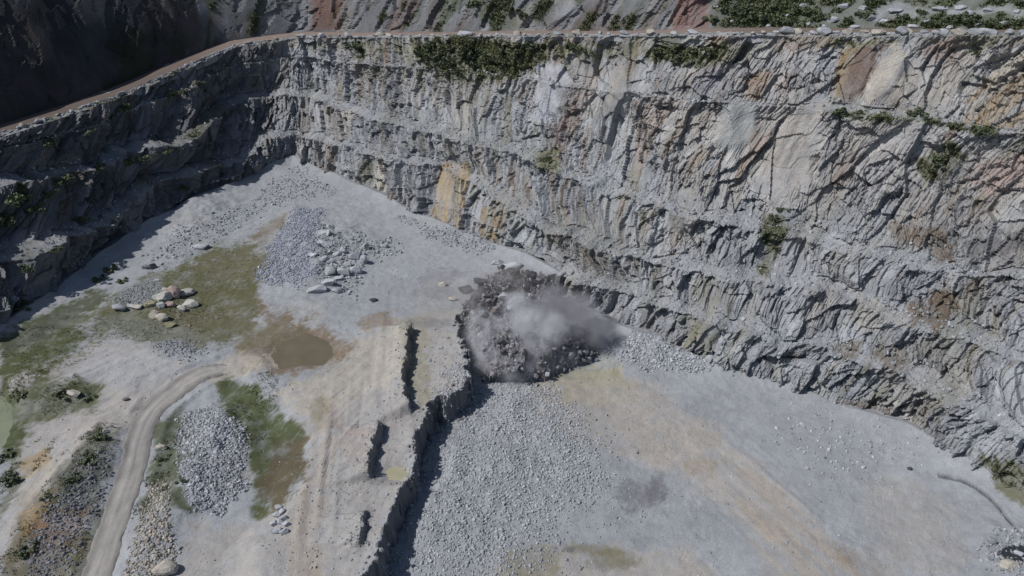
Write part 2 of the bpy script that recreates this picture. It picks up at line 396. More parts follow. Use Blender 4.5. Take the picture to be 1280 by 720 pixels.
FLOOR_PAINT = [
    # raised platform, pale dusty tan
    ([(360, 480), (420, 440), (500, 395), (570, 390), (575, 500), (520, 560), (470, 690), (440, 760), (210, 760), (240, 660), (330, 660), (390, 590), (380, 530)], TAN * 1.0, 0.55, 14),
    ([(340, 490), (400, 460), (470, 410), (500, 400), (500, 470), (440, 510), (380, 520)], CREAM * 0.9, 0.7, 9),
    ([(0, 470), (130, 425), (250, 455), (340, 445), (330, 465), (240, 480), (160, 540), (60, 640), (0, 690)], TAN * 1.05, 0.6, 8),
    ([(130, 430), (220, 450), (240, 470), (160, 480), (90, 470)], PALE * 0.95, 0.5, 7),
    ([(385, 520), (415, 505), (425, 560), (405, 620), (400, 690), (405, 760), (362, 760), (362, 680), (375, 620)], TAN * [1.0, .94, .88], 0.6, 6, 97),
    ([(400, 500), (470, 540), (468, 600), (430, 580)], PINK * 1.05, 0.5, 7, 130),
    # light grey dust flat
    ([(420, 250), (480, 260), (560, 300), (620, 330), (560, 350), (470, 350), (400, 300)], GREY * 1.05, 0.7, 10),
    ([(330, 215), (400, 225), (420, 260), (350, 270), (300, 290), (240, 300), (260, 270)], GREY * 1.02, 0.6, 7),
    # olive moss flats and brown shallows
    ([(140, 372), (190, 345), (270, 312), (325, 300), (336, 325), (322, 370), (330, 400), (300, 425), (240, 432), (160, 420), (70, 425), (90, 400)], OLIVE * 0.9, 0.9, 9),
    ([(240, 330), (300, 310), (330, 305), (335, 330), (318, 350), (270, 352)], KHAKI * 0.55, 0.5, 8),
    ([(320, 370), (345, 385), (380, 412), (415, 425), (418, 445), (360, 462), (310, 462), (300, 430), (330, 410)], BROWN * 0.95, 0.9, 8),
    ([(330, 405), (400, 408), (432, 430), (420, 462), (350, 472), (318, 455)], BROWN * 1.0, 0.75, 11),
    ([(300, 395), (360, 405), (380, 420), (320, 440), (290, 430)], KHAKI * 0.6, 0.6, 6),
    ([(200, 400), (330, 380), (330, 400), (250, 440)], KHAKI * 0.5, 0.4, 10),
    ([(150, 365), (200, 345), (195, 375), (160, 388)], GREY * 0.85, 0.7, 5),
    ([(0, 470), (0, 420), (70, 380), (125, 355), (140, 372), (90, 400), (110, 415), (100, 440), (40, 465)], GREEN * 1.0, 0.9, 7),
    ([(0, 442), (60, 395), (110, 365), (150, 350), (120, 380), (50, 425)], DARK * [.7, .75, .6], 0.55, 7),  # dark greenish band along the foot of the left benches
    ([(80, 405), (160, 392), (260, 425), (200, 432)], SAGE * 0.7, 0.5, 6),
    ([(310, 300), (345, 270), (362, 262), (350, 285), (330, 305)], BROWN * 1.0, 0.6, 4),
    ([(255, 462), (300, 448), (345, 440), (350, 455), (300, 470), (262, 482)], CREAM * .9, .75, 6),
    # left slope vegetation and wet ground
    ([(268, 478), (330, 482), (352, 520), (385, 550), (383, 590), (350, 625), (318, 640), (318, 590), (290, 520)], GREEN * 1.0, 0.9, 9),
    ([(340, 560), (385, 548), (384, 592), (345, 632), (322, 620)], BROWN * 0.62, 0.7, 6),
    ([(190, 530), (225, 505), (240, 560), (220, 600), (240, 640), (200, 620), (180, 640), (185, 580)], GREEN * 0.9, 0.75, 6),
    ([(0, 490), (60, 478), (125, 485), (120, 515), (40, 530), (0, 600)], GREEN * 1.0, 0.8, 8),
    ([(60, 600), (120, 530), (145, 540), (138, 590), (110, 640), (60, 640)], DARK * [.75, .85, .6], 0.8, 7),
    ([(0, 720), (20, 640), (70, 600), (60, 660), (110, 680), (80, 760), (0, 760)], np.array([.1, .085, .05]), 0.75, 8),
    ([(0, 540), (30, 530), (30, 600), (0, 660)], GREEN * 0.9, 0.75, 7),
    ([(30, 560), (60, 560), (70, 580), (40, 600), (20, 590)], OCHRE * 0.8, 0.6, 5),
    ([(25, 640), (55, 630), (55, 665), (30, 670)], OCHRE * 0.7, 0.6, 4),
    ([(40, 650), (110, 640), (100, 690), (40, 690)], RUST * 0.8, 0.5, 6),
    ([(80, 690), (130, 640), (140, 660), (110, 740), (80, 760)], OLIVE * 1.0, 0.6, 6),
    ([(30, 600), (90, 545), (110, 550), (60, 610), (20, 650)], CREAM * 0.85, 0.7, 5, 128),
    # lower floor right of the scarp
    ([(690, 455), (770, 450), (800, 480), (790, 500), (700, 498), (670, 480)], KHAKI * 1.12, 0.7, 9),
    ([(660, 480), (800, 470), (900, 540), (880, 590), (780, 570), (700, 540)], TAN * 1.0, 0.55, 12),
    ([(760, 520), (860, 530), (930, 570), (1010, 640), (1080, 760), (980, 760), (930, 660), (880, 600), (780, 560)], TAN * 1.05, 0.75, 9, 42),
    ([(925, 590), (975, 622), (1040, 680), (1110, 760), (1030, 760), (985, 690), (930, 640)], TAN * [1.0, .97, .94], 0.75, 6, 42),
    ([(855, 578), (895, 580), (885, 592), (860, 590)], BROWN * 1.5, 0.3, 4),
    ([(1045, 680), (1075, 690), (1112, 722), (1090, 740)], BROWN * 1.3, 0.45, 6, 42),
    ([(690, 685), (800, 690), (860, 690), (930, 760), (640, 760)], TAN * 1.0, 0.65, 10),
    ([(640, 690), (690, 680), (700, 700), (660, 760), (600, 760)], KHAKI * 0.75, 0.6, 8),
    ((760, 700, 32, 12, 0), KHAKI * 0.62, 0.7, 4), ((735, 687, 22, 7, 10), KHAKI * 0.65, 0.6, 4), ((712, 687, 5, 3, 0), DARK, 0.6, 2),
    ((793, 618, 32, 18, 8), DARK * 1.3, 0.6, 9), ((822, 610, 12, 17, 0), DARK * 1.1, 0.5, 5), ((795, 637, 12, 6, 0), DARK * 0.9, 0.5, 4),
    ([(1080, 590), (1160, 600), (1200, 640), (1180, 700), (1110, 720), (1090, 640)], TAN * 1.0, 0.35, 20),
    ([(880, 490), (960, 480), (1030, 520), (1100, 560), (1100, 600), (1000, 600), (920, 540)], GREY * 0.96, 0.5, 14),
    ([(1228, 560), (1300, 590), (1300, 640), (1240, 610)], OLIVE * 1.0, 0.7, 5),
    ((1222, 520, 30, 10, 35), KHAKI, .4, 5),
    # damp brink of the blasting bench
    ([(500, 400), (530, 395), (540, 470), (528, 520), (512, 500)], KHAKI * 0.95, 0.55, 5),
    ((470, 400, 20, 9, -10), BROWN * 1.2, 0.6, 4), ((545, 362, 30, 16, -25), DARK * 1.6, 0.5, 7), ((545, 405, 30, 6, 0), DARK * 1.5, 0.5, 4), ((400, 520, 22, 10, 100), KHAKI * .8, .5, 4),
]
FLOOR_ = FLOOR_PAINT
SCARP_PLACE = 1
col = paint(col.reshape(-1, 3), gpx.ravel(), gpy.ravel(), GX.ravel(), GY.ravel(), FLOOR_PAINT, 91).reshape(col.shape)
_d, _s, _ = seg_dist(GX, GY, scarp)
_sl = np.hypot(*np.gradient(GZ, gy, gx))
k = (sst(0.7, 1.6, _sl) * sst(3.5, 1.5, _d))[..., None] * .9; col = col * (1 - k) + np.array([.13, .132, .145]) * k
# dirt in the drain, shade painted along the lower side of the platform steps
dd = seg_dist(GX, GY, drain)[0]
k = (np.exp(-(dd / 0.45) ** 2) * np.clip(.85 + .5 * fbm(GX * .8, GY * .8, 95, 3), .3, 1))[..., None] * 0.9; col = col * (1 - k) + DARK * 0.6 * k
for ln, drop in LEDGES:
    q, s_, _ = seg_dist(GX, GY, ln); k = (np.exp(-((q * s_ - 0.5) / 0.7) ** 2) * 0.5)[..., None]; col = col * (1 - k) + DARK * k
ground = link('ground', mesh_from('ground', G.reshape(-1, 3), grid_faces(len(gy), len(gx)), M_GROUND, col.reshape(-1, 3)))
tag(ground, 'grey crushed stone quarry floor with tan dust and olive moss patches', 'ground', kind='structure')

# ------------------------------------------------------------------ quarry face (lofted between surveyed bench edges)
NU = 1560
U = np.linspace(-140, 1420, NU)


def ln(pts):
    a = np.array(pts, float)
    y = np.interp(U, a[:, 0], a[:, 1])
    k = np.hanning(27); k /= k.sum()
    return np.convolve(np.pad(y, 13, mode='edge'), k, 'valid')


def w3(py, z): return unp(U, py, z)


bz = ln(base_z)
P_base = w3(ln(base_px), bz)
t_ = np.gradient(P_base[:, :2], axis=0)
k_ = np.hanning(241); k_ /= k_.sum()
t_ = np.stack([np.convolve(np.pad(t_[:, i], 120, mode='edge'), k_, 'valid') for i in (0, 1)], 1)
t_ /= np.linalg.norm(t_, axis=1)[:, None]
NRM = np.stack([t_[:, 1], -t_[:, 0]], 1)                    # outward (into the pit)
S = np.concatenate([[0], np.cumsum(np.linalg.norm(np.diff(P_base[:, :2], axis=0), axis=1))])
B3 = w3(ln([(-250, 545), (640, 318), (723, 353), (800, 373), (840, 393), (960, 420), (1020, 436), (1130, 475), (1300, 560), (1550, 690)]), ln([(-250, 1), (640, 1), (700, 2), (760, 2.5), (900, 3.5), (1550, 3.8)]))
B2 = w3(ln([(-250, 470), (0, 330), (45, 320), (130, 272), (210, 236), (295, 203), (330, 180), (370, 166), (403, 177), (480, 200), (560, 215), (620, 250), (690, 295), (773, 320), (853, 337), (960, 357), (1040, 368), (1120, 403), (1190, 422), (1300, 455), (1550, 540)]),
        ln([(-250, 11), (0, 10), (100, 7.5), (200, 6.2), (300, 6.2), (367, 7.8), (450, 9.3), (560, 11), (640, 9.5), (760, 7.5), (900, 10), (1000, 10.7), (1280, 12.2), (1550, 15)]))
B1 = w3(ln([(-250, 320), (0, 235), (100, 213), (180, 189), (250, 172), (275, 150), (290, 137), (330, 120), (387, 122), (453, 146), (507, 160), (560, 173), (640, 193), (720, 228), (826, 262), (960, 290), (1100, 325), (1200, 342), (1300, 358), (1550, 400)]),
        ln([(-250, 24), (0, 21.5), (100, 17.3), (200, 15.2), (300, 16.5), (367, 17), (450, 17.2), (560, 19), (640, 19.5), (760, 17), (900, 18.8), (1000, 18), (1100, 18.6), (1280, 21.2), (1550, 26)]))
RIM0 = w3(ln([(-250, 270), (0, 172), (150, 123), (230, 88), (300, 58), (370, 48), (640, 46), (1280, 45), (1550, 45)]),
         ln([(-250, 29), (0, 29), (100, 28), (200, 28.8), (300, 31.5), (367, 33), (450, 35.5), (560, 40.5), (640, 44), (760, 47.5), (900, 51.5), (1000, 53), (1280, 57), (1550, 61)]))
RIM = RIM0.copy()
B0a = w3(ln([(-250, 110), (900, 125), (1040, 138), (1150, 150), (1250, 165), (1550, 200)]), ln([(-250, 42), (1000, 41), (1280, 42.1), (1550, 46)]))
N3 = np.concatenate([NRM, np.zeros((NU, 1))], 1)


def toe(P, w, dz=0.9):
    dz = dz + 1.6 * np.clip(fbm(S / 6, S * 0 + P[0, 2], 33, 3) + .15, 0, 1)[:, None] * np.array([0, 0, 1.0])[None, 2:]
    return P - N3 * np.asarray(w)[:, None] + np.array([0, 0, 1.0]) * dz * np.clip(np.asarray(w) / 4, 0, 1)[:, None]


wob = lambda s, a, b: np.clip(a * (1 + 1.0 * fbm(S / 11, S * 0 + s, int(s), 3)), 0.3, b)
k3 = sst(640, 740, U)
B3 = (P_base + (B2 - P_base) * 0.4) * (1 - k3)[:, None] + B3 * k3[:, None]
for P, s in ((B3, 3.), (B2, 5.), (B1, 8.)):
    P[:, 2] += 1.5 * fbm(S / 7, S * 0 + s, int(s) + 30, 3)
    P[:] += N3 * ((2.0 + 3.5 * sst(345, 270, U)) * fbm(S / 9, S * 0 + s + .5, int(s) + 50, 3))[:, None]
    P[:, 2] += 1.6 * sst(345, 270, U) * fbm(S / 8, S * 0 + s + 4.5, int(s) + 70, 3)
lw = 1 + 0.35 * sst(340, 280, U)
B3t = toe(B3, wob(3.3, 4.0, 7) * k3 + 0.02)
B2t = toe(B2, wob(5.3, 4.2, 8) * lw)
B1t = toe(B1, wob(8.3, 4.2, 8) * lw)
k0 = sst(960, 1060, U)[:, None]
B0 = (B1t + (RIM - B1t) * 0.62) * (1 - k0) + B0a * k0
B0t = toe(B0, wob(11.3, 3.2, 5) * (0.25 + 0.75 * k0[:, 0]), 0.6)
FOOT = P_base + N3 * 1.5 - np.array([0, 0, 4.0])
lines = [(FOOT, 10, 'f'), (P_base, 74, 'f'), (B3, 16, 'b'), (B3t, 66, 'f'), (B2, 22, 'b'), (B2t, 66, 'f'), (B1, 22, 'b'), (B1t, 96, 'f'), (B0, 16, 'b'), (B0t, 62, 'f'), (RIM, 12, 'b'), (RIM - N3 * 3.2 - np.array([0, 0, .15]), 1, 'e')]
rows, wf, fr = [], [], []
for k in range(len(lines) - 1):
    A, n, kind = lines[k]; B = lines[k + 1][0]
    for i in range(n):
        t = i / n
        if kind == 'f':
            ht = 1 - (1 - t) ** 1.5 if k else t
            p = A.copy(); p[:, :2] += (B - A)[:, :2] * ht; p[:, 2] += (B - A)[:, 2] * t
            rows.append(p); wf.append(1.0); fr.append(0.0 if t > 0.22 or k == 0 else 0.7 * (1 - t / 0.22))
        else:
            rows.append(A + (B - A) * t); wf.append(1 - 0.65 * math.sin(math.pi * t) ** 0.7); fr.append(math.sin(math.pi * min(1, t + 0.12)) ** 0.35 if t > 0 else 0.45)
rows.append(lines[-1][0].copy()); wf.append(0.5); fr.append(0.6)
W = np.stack(rows)                                           # rows x columns x 3
wf = np.array(wf)[:, None]; fr = np.array(fr)[:, None] * np.ones((1, NU))
NRW = len(rows)
s2 = np.broadcast_to(S, (NRW, NU)).copy(); h2 = W[..., 2].copy()
# foliation leans to the right with height, more so along the right-hand face
lean = np.interp(U, [0, 330, 400, 560, 700, 900, 1300], [0.0, 0.05, 0.1, 0.22, 0.42, 0.62, 0.75])
aa = s2 - (h2 - 10) * lean[None, :]
bb = h2 * 1.1 + 0.12 * s2
warp = fbm(s2 / 16, h2 / 16, 101, 3) * 1.5
aa = aa + warp
p0x, p0y, _ = proj(W)
smooth_ = np.zeros_like(p0x)
for cx, cy, rx, ry, an in [(992, 190, 30, 85, 22), (690, 112, 20, 36, 12), (922, 158, 24, 32, 25), (1112, 90, 18, 44, 28), (1070, 92, 16, 40, 25), (770, 110, 14, 34, 10), (850, 262, 22, 30, 35), (895, 400, 14, 34, 30), (560, 240, 14, 40, 5)]:
    a_ = R(an); u_, v_ = (p0x - cx) * math.cos(a_) + (p0y - cy) * math.sin(a_), -(p0x - cx) * math.sin(a_) + (p0y - cy) * math.cos(a_)
    smooth_ = np.maximum(smooth_, sst(1.25, .75, np.sqrt((u_ / rx) ** 2 + (v_ / ry) ** 2) + .25 * fbm(aa / 3, bb / 4, 443, 3)))
d = 2.6 * fbm(aa / 17, bb / 30, 103, 3)
c1 = worley(aa / 5.2, bb / 12.0, 107)
c2 = worley(aa / 2.3 + 0.6 * warp, bb / 5.0, 113)
c3 = worley(aa / 0.95, bb / 2.1, 121)
c4 = worley(aa / 0.45, bb / 0.9, 131)
d += 2.3 * (c1[0] - 0.5) + 1.9 * c1[3] * (c1[1] - 0.35) + 0.8 * c1[4] * (c1[2] - 0.5)
rough1 = sst(-0.35, 0.35, fbm(s2 / 13, h2 / 10, 141, 3))     # some slabs are smooth, others shattered
rough = 0.3 + 0.9 * rough1
d += rough * (1.25 * (c2[0] - 0.5) + 1.1 * c2[3] * (c2[1] - 0.35) + 0.7 * c2[4] * (c2[2] - 0.6))
d += rough * (0.5 * (c3[0] - 0.5) + 0.5 * c3[3] * (c3[1] - 0.4))
d += rough * 0.26 * (c4[0] - 0.5) + rough * 0.3 * (c3[2] - .5)
def saw(per, amp, sd, lo, hi):
    """parallel plates of the foliation: broad side to the left, broken edge to the right"""
    q = aa / per + 0.55 * fbm(aa / 7, bb / 10, sd, 2) + 1.0 * c2[2] + .6 * c1[2]
    f = q - np.floor(q)
    a_ = vnoise(np.floor(q) * 3.7, bb / (per * 5), sd + 3)
    return amp * (np.minimum(f, (1 - f) * 7) - .45) * (0.3 + 1.1 * a_) * sst(lo, hi, fbm(s2 / 10, h2 / 8, sd + 5, 3))
d += saw(2.3, 0.9, 401, -.2, .5) + saw(0.95, 0.5, 411, -.15, .5) + saw(0.5, 0.25, 421, -.3, .4)
blk = worley(aa / 1.5 + .4 * warp, bb / 1.9, 431); blk2 = worley(aa / 3.3, bb / 4.2, 437); blk3 = worley(aa / .7, bb / .9, 439)
bm_ = sst(-.2, .35, fbm(s2 / 8, h2 / 7, 441, 3))
d += bm_ * (1.6 * (blk[0] - .5) + 1.3 * blk[3] * (blk[1] - .3) - .9 * blk[4] * (blk[2] - .2) + .5 * (blk3[0] - .5) + .5 * blk3[3] * (blk3[1] - .3)) + (1 - bm_ * .5) * (1.3 * (blk2[0] - .5) + 1.1 * blk2[3] * (blk2[1] - .35) - .9 * blk2[4] * (blk2[2] - .2))
d -= .2 * (1 - sst(0, .05, blk2[5])) * vnoise(s2 / 5, h2 / 5, 443)
d += 0.35 * fbm(aa / 1.8, bb / 7, 151, 3)
d_big = 2.6 * fbm(aa / 17, bb / 30, 103, 3) + 2.3 * (c1[0] - 0.5) + 0.6
d = d * (1 - .88 * smooth_) + d_big * .88 * smooth_
d *= np.interp(U, [-140, 330, 420, 1420], [0.9, 0.9, 0.85, 1.0])[None, :]
dz = fr * (0.5 * fbm(s2 / 3.0, W[..., 1] / 3 + W[..., 0] / 5, 161, 4) + 0.35 * (worley(s2 / 0.8, (W[..., 0] + W[..., 1]) / 0.8 + h2, 165)[0] - 0.4))
face_w = (1 - 0.6 * fr)
W = W + N3[None] * (d * wf * face_w)[..., None]
W[..., 2] += dz + 0.25 * d * wf * (1 - fr)
wpx, wpy, wdep = proj(W)
# colour of the rock
col = np.ones(W.shape) * (GREY * 1.03)
band = fbm(aa / 3.2, bb / 40, 171, 4)
_w = (sst(18, 34, h2) * (0.36 + .5 * fbm(s2 / 12, h2 / 9, 173, 3)))[..., None]
col = col * (1 - _w) + np.array([.285, .265, .245]) * _w
col *= (1 + 0.20 * band + 0.26 * (c1[1] - 0.5) + 0.26 * (c2[1] - 0.5) + 0.16 * (c3[1] - 0.5))[..., None]


def mixc(m, c, k=1.0):
    global col
    m = np.clip(m * k, 0, 1)[..., None]
    col = col * (1 - m) + np.asarray(c) * m


b2_ = fbm(aa / 5.5, bb / 26, 175, 4)
mixc(sst(0.12, 0.5, b2_), CREAM * 0.85, 0.5)
mixc(sst(0.2, 0.6, fbm(aa / 4.5, bb / 18, 178, 4)), KHAKI * 0.75, 0.5)
mixc(sst(0.3, 0.7, fbm(aa / 3.5, bb / 14, 183, 4)), RUST, 0.45 * sst(14, 30, h2) + 0.15)
mixc(sst(0.15, 0.6, fbm(aa / 6.5, bb / 16, 188, 4)), STEEL, 0.5)
mixc(sst(0.12, 0.4, fbm(aa / 1.6, bb / 22, 189, 3)) * sst(-.1, .3, fbm(s2 / 14, h2 / 12, 190, 2)), np.array([.21, .15, .095]), 0.5)
mixc(sst(0.2, 0.5, fbm(aa / 1.3, bb / 18, 192, 3)) * sst(0, .4, fbm(s2 / 11, h2 / 10, 194, 2)), OLIVE * 1.3, 0.55)
mixc(sst(0.35, 0.7, c3[2] * 0.6 + 0.4 * rough1) * 0.3, DARK * 1.2)
# scree on benches: pale grey, mossy higher up and on the left
mixc(fr, GREY * 0.98, 0.6)
mixc(fr * sst(-0.1, 0.4, fbm(s2 / 9, h2 / 9, 191, 3)) * np.interp(U, [-140, 250, 380, 1000, 1420], [1.6, 1.2, .2, .3, .5])[None, :], OLIVE * 0.85, 0.8)
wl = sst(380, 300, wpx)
mixc(wl * (0.6 + 0.35 * fbm(s2 / 8, h2 / 6, 195, 3)) * (1 - .6 * fr), DARK * 0.6, 0.97)  # left face painted darker, its shade put into the rock colour
FACE_PAINT = [
    # overgrown upper edge
    ([(515, 55), (560, 50), (650, 52), (690, 60), (650, 92), (600, 98), (540, 82)], GREEN * 0.9, 0.8, 8),
    ([(800, 58), (905, 55), (900, 78), (850, 84), (810, 72)], GREEN * 1.1, 0.6, 7),
    ([(430, 52), (462, 52), (455, 72), (440, 70)], GREEN, 0.7, 4),
    ([(690, 52), (760, 54), (750, 72), (700, 70)], OLIVE, 0.5, 6),
    ([(1040, 50), (1120, 50), (1090, 62), (1030, 60)], OLIVE, 0.4, 5),
    ([(1030, 135), (1130, 142), (1245, 162), (1240, 168), (1140, 156), (1040, 146)], GREEN * 1.25, 0.8, 5),
    ([(1140, 195), (1190, 175), (1205, 200), (1180, 225), (1150, 225)], OLIVE * 0.8, 0.75, 6),
    ([(955, 265), (985, 260), (985, 300), (960, 350), (945, 345)], OLIVE * 0.85, 0.7, 6),
    ([(1200, 300), (1280, 285), (1300, 310), (1220, 325)], DARK * 0.8, 0.6, 8),
    ([(1110, 275), (1185, 290), (1190, 322), (1120, 312)], BROWN * 0.85, 0.7, 8),
    ([(1135, 380), (1185, 365), (1200, 385), (1170, 412), (1135, 405)], BROWN * 0.75, 0.8, 6),
    ([(1095, 440), (1140, 420), (1135, 465), (1105, 470)], BROWN * 0.75, 0.65, 6),
    ([(1045, 430), (1075, 430), (1070, 448), (1048, 446)], BROWN * 0.65, 0.7, 4),
    ([(1050, 500), (1120, 510), (1100, 530), (1060, 520)], PINK * 0.5, 0.6, 6),
    ([(1225, 565), (1300, 575), (1300, 640), (1240, 612)], OLIVE * 1.0, 0.7, 8),
    ([(500, 52), (980, 50), (970, 66), (900, 78), (700, 76), (640, 100), (560, 96), (505, 74)], OLIVE * 1.2, 0.5, 9),
    ([(980, 48), (1280, 46), (1280, 58), (980, 60)], OLIVE * 1.2, 0.4, 6),
    ([(380, 50), (500, 50), (500, 62), (380, 62)], KHAKI * .8, 0.4, 6),
    # mineral bands
    ([(555, 205), (588, 203), (580, 250), (572, 290), (545, 270), (548, 225)], OCHRE * 1.0, 0.6, 5, 100),
    ([(600, 262), (632, 262), (628, 310), (600, 300)], OCHRE * 0.7, 0.7, 5, 100),
    ([(470, 195), (485, 195), (478, 240), (466, 240)], CREAM * 1.05, 0.7, 4),
    ([(450, 195), (470, 200), (465, 235), (445, 228)], OLIVE * 1.1, 0.5, 4),
    ([(420, 140), (440, 140), (435, 172), (422, 175)], CREAM * .95, 0.6, 4),
    ([(672, 82), (700, 80), (712, 100), (700, 130), (690, 150), (670, 145)], np.array([.36, .37, .41]), 0.8, 4),
    ([(730, 90), (765, 75), (745, 110), (715, 160), (700, 200), (670, 210), (690, 165)], PINK * 0.9, 0.75, 6, 115),
    ([(735, 85), (780, 80), (760, 135), (735, 145)], CREAM * 0.85, 0.7, 5, 105),
    ([(668, 190), (700, 185), (700, 215), (670, 215)], OLIVE * 1.3, 0.7, 5),
    ([(925, 95), (965, 92), (955, 128), (930, 125)], np.array([.22, .165, .125]), 0.75, 5),
    ([(905, 135), (950, 125), (950, 160), (925, 190), (898, 190)], np.array([.25, .275, .285]), 0.5, 6),
    ([(965, 100), (1010, 110), (1040, 120), (1030, 190), (1000, 270), (950, 270), (960, 200)], np.array([.34, .32, .30]), 0.75, 8, 118),
    ([(1020, 65), (1060, 60), (1035, 130), (1010, 140)], STEEL * 1.05, 0.5, 6),
    ([(1052, 62), (1072, 55), (1050, 130), (1040, 130)], OCHRE * 0.75, 0.7, 4, 112),
    ([(1072, 62), (1112, 52), (1090, 95), (1068, 130), (1050, 128)], np.array([.15, .11, .092]), 0.9, 4),
    ([(1112, 56), (1150, 52), (1128, 90), (1095, 125), (1078, 130), (1092, 95)], CREAM * 1.0, 0.8, 5),
    ([(1140, 55), (1200, 52), (1190, 75), (1140, 75)], PINK * 0.95, 0.6, 6),
    ([(1230, 100), (1260, 82), (1300, 75), (1300, 165), (1210, 150)], OCHRE * 0.8, 0.6, 7, 140),
    ([(1235, 75), (1300, 55), (1300, 80), (1240, 105)], CREAM * 1.0, 0.7, 6),
    ([(1210, 225), (1290, 180), (1300, 225), (1240, 250)], PINK * 1.25, 0.6, 8),
    ([(1070, 345), (1120, 385), (1150, 400), (1120, 415), (1060, 400)], CREAM * 0.8, 0.5, 8),
    ([(360, 60), (440, 60), (420, 80), (370, 78)], PALE * 0.95, 0.5, 8),
    ([(960, 40), (1040, 45), (1030, 62), (960, 64)], PINK * 1.1, 0.35, 6),
    ([(350, 165), (372, 168), (372, 205), (350, 208)], STEEL * 0.8, 0.6, 4),
    ([(1000, 310), (1060, 320), (1060, 345), (1000, 340)], GREY * 1.05, 0.6, 8),
]
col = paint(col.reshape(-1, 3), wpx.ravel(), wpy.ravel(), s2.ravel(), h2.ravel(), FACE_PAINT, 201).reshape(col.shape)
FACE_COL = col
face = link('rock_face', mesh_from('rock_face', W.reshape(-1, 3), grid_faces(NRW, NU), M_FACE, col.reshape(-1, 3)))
tag(face, 'grey benched quarry rock face stepping down to the pit floor', 'rock face', kind='structure')

# ------------------------------------------------------------------ rim road and the ground above it
CU = 620
ci = np.linspace(0, NU - 1, CU).round().astype(int)
RW, RN, RS, RU = RIM[ci], N3[ci], S[ci], U[ci]
RW = RW.copy(); RW[:, 2] += 0.05


def strip(offs, zs):
    return [RW - RN * o + np.array([0, 0, 1.0]) * (np.asarray(z)[..., None] if np.ndim(z) else z) for o, z in zip(offs, zs)]


sh = strip([1.0, 1.5, 1.9, 2.4, 2.9], [-1.0, -0.1, 0.3, 0.2, -0.2])
Vr = np.stack(sh + strip([3.2, 8.6, 9.4], [-0.25, -0.25, -0.1]))
_rs = np.broadcast_to(RS, Vr.shape[:2]); _rr = np.arange(8)[:, None] * 1.7 + 0 * RS
Vr[..., 2] += 0.45 * fbm(_rs / 1.6, _rr, 211, 4) + 0.3 * fbm(_rs / 6, _rr * .2, 212, 3)
Vr[:5] -= (RN[None] * (0.7 * fbm(_rs / 2.2, _rr * .3, 214, 4))[..., None])[:5]
Vr[0, :, 2] -= .5 + .6 * fbm(RS / 3, RS * 0, 215, 3)
cr = np.ones(Vr.shape) * GREY * 0.95
cr *= (1 + 0.3 * fbm(np.broadcast_to(RS / 2.0, Vr.shape[:2]), np.arange(8)[:, None] * 2.0 + 0 * RS, 213, 3))[..., None]
g_ = sst(0.0, 0.4, fbm(np.broadcast_to(RS / 8, Vr.shape[:2]), np.arange(8)[:, None] * .3 + 0 * RS, 216, 2))[..., None] * 0.6
cr = cr * (1 - g_) + OLIVE * g_
berm = link('roadside_berm', mesh_from('roadside_berm', Vr.reshape(-1, 3), grid_faces(8, CU), M_FACE, cr.reshape(-1, 3)))
tag(berm, 'low stony earth berm along the brink of the rim road', 'berm', kind='structure')
offs = np.linspace(2.5, 8.9, 12)
Vd = np.stack(strip(offs, [0.05] * 12))
rut = -0.06 * (np.exp(-((offs - 4.3) / .35) ** 2) + np.exp(-((offs - 6.6) / .35) ** 2))
Vd[..., 2] += rut[:, None] + 0.03 * fbm(np.broadcast_to(RS / 3, (12, CU)), offs[:, None] + 0 * RS, 221, 2)
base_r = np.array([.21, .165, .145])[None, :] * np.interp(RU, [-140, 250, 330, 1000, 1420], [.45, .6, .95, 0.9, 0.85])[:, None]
base_r = base_r * (1 - sst(850, 950, RU)[:, None] * .25 * np.array([1, .85, 1.0]))
cd = np.broadcast_to(base_r, (12, CU, 3)).copy()
cd *= (1 + 0.1 * fbm(np.broadcast_to(RS / 10, (12, CU)), offs[:, None] * 1.2 + 0 * RS, 223, 3))[..., None]
cd *= (1 + 0.15 * (np.exp(-((offs - 4.3) / .5) ** 2) + np.exp(-((offs - 6.6) / .5) ** 2) - .4))[:, None, None]
rim_road = link('rim_road', mesh_from('rim_road', Vd.reshape(-1, 3), grid_faces(12, CU), M_ROAD, cd.reshape(-1, 3)))
tag(rim_road, 'narrow dirt road running along the top edge of the quarry', 'road', kind='structure')

# upper ground: dark steep slope on the left, rock cutting in the middle, scrubby hillside on the right
UU = U[::2]; Pn = N3[::2]; Ps = S[::2]; Pr = RIM[::2]; nu = len(UU)
run = np.interp(UU, [-140, 240, 300, 340, 840, 900, 1420], [34, 30, 16, 9, 8, 55, 62])
hgt = np.interp(UU, [-140, 240, 300, 340, 840, 900, 1420], [44, 40, 27, 22, 20, 26, 24])
nv = 150
tv = np.linspace(0, 1, nv)
Q = np.zeros((nv + 4, nu, 3))
shp = np.interp(UU, [820, 920], [1.3, 1.05])
for i, t in enumerate(tv):
    Q[i] = Pr - Pn * (9.0 + run * t)[:, None]; Q[i, :, 2] += hgt * t ** (1 / shp) - 0.25
for i, (o, z) in enumerate([(40, 3), (200, 6), (900, 10), (4000, 10)]):
    Q[nv + i] = Q[nv - 1] - Pn * o; Q[nv + i, :, 2] += z
q2 = np.broadcast_to(Ps, Q.shape[:2]); qt = Q[..., 2]
qa = q2 - (qt - 40) * 0.45 + 1.5 * fbm(q2 / 12, qt / 12, 231, 3)
e1 = worley(qa / 5, qt / 10, 233); e2 = worley(qa / 2.0, qt / 4, 237); e3 = worley(qa / 0.8, qt / 1.6, 241)
rocky = (sst(250, 310, UU) * (1 - sst(850, 905, UU)))[None, :]
left = (1 - sst(230, 320, UU))[None, :]
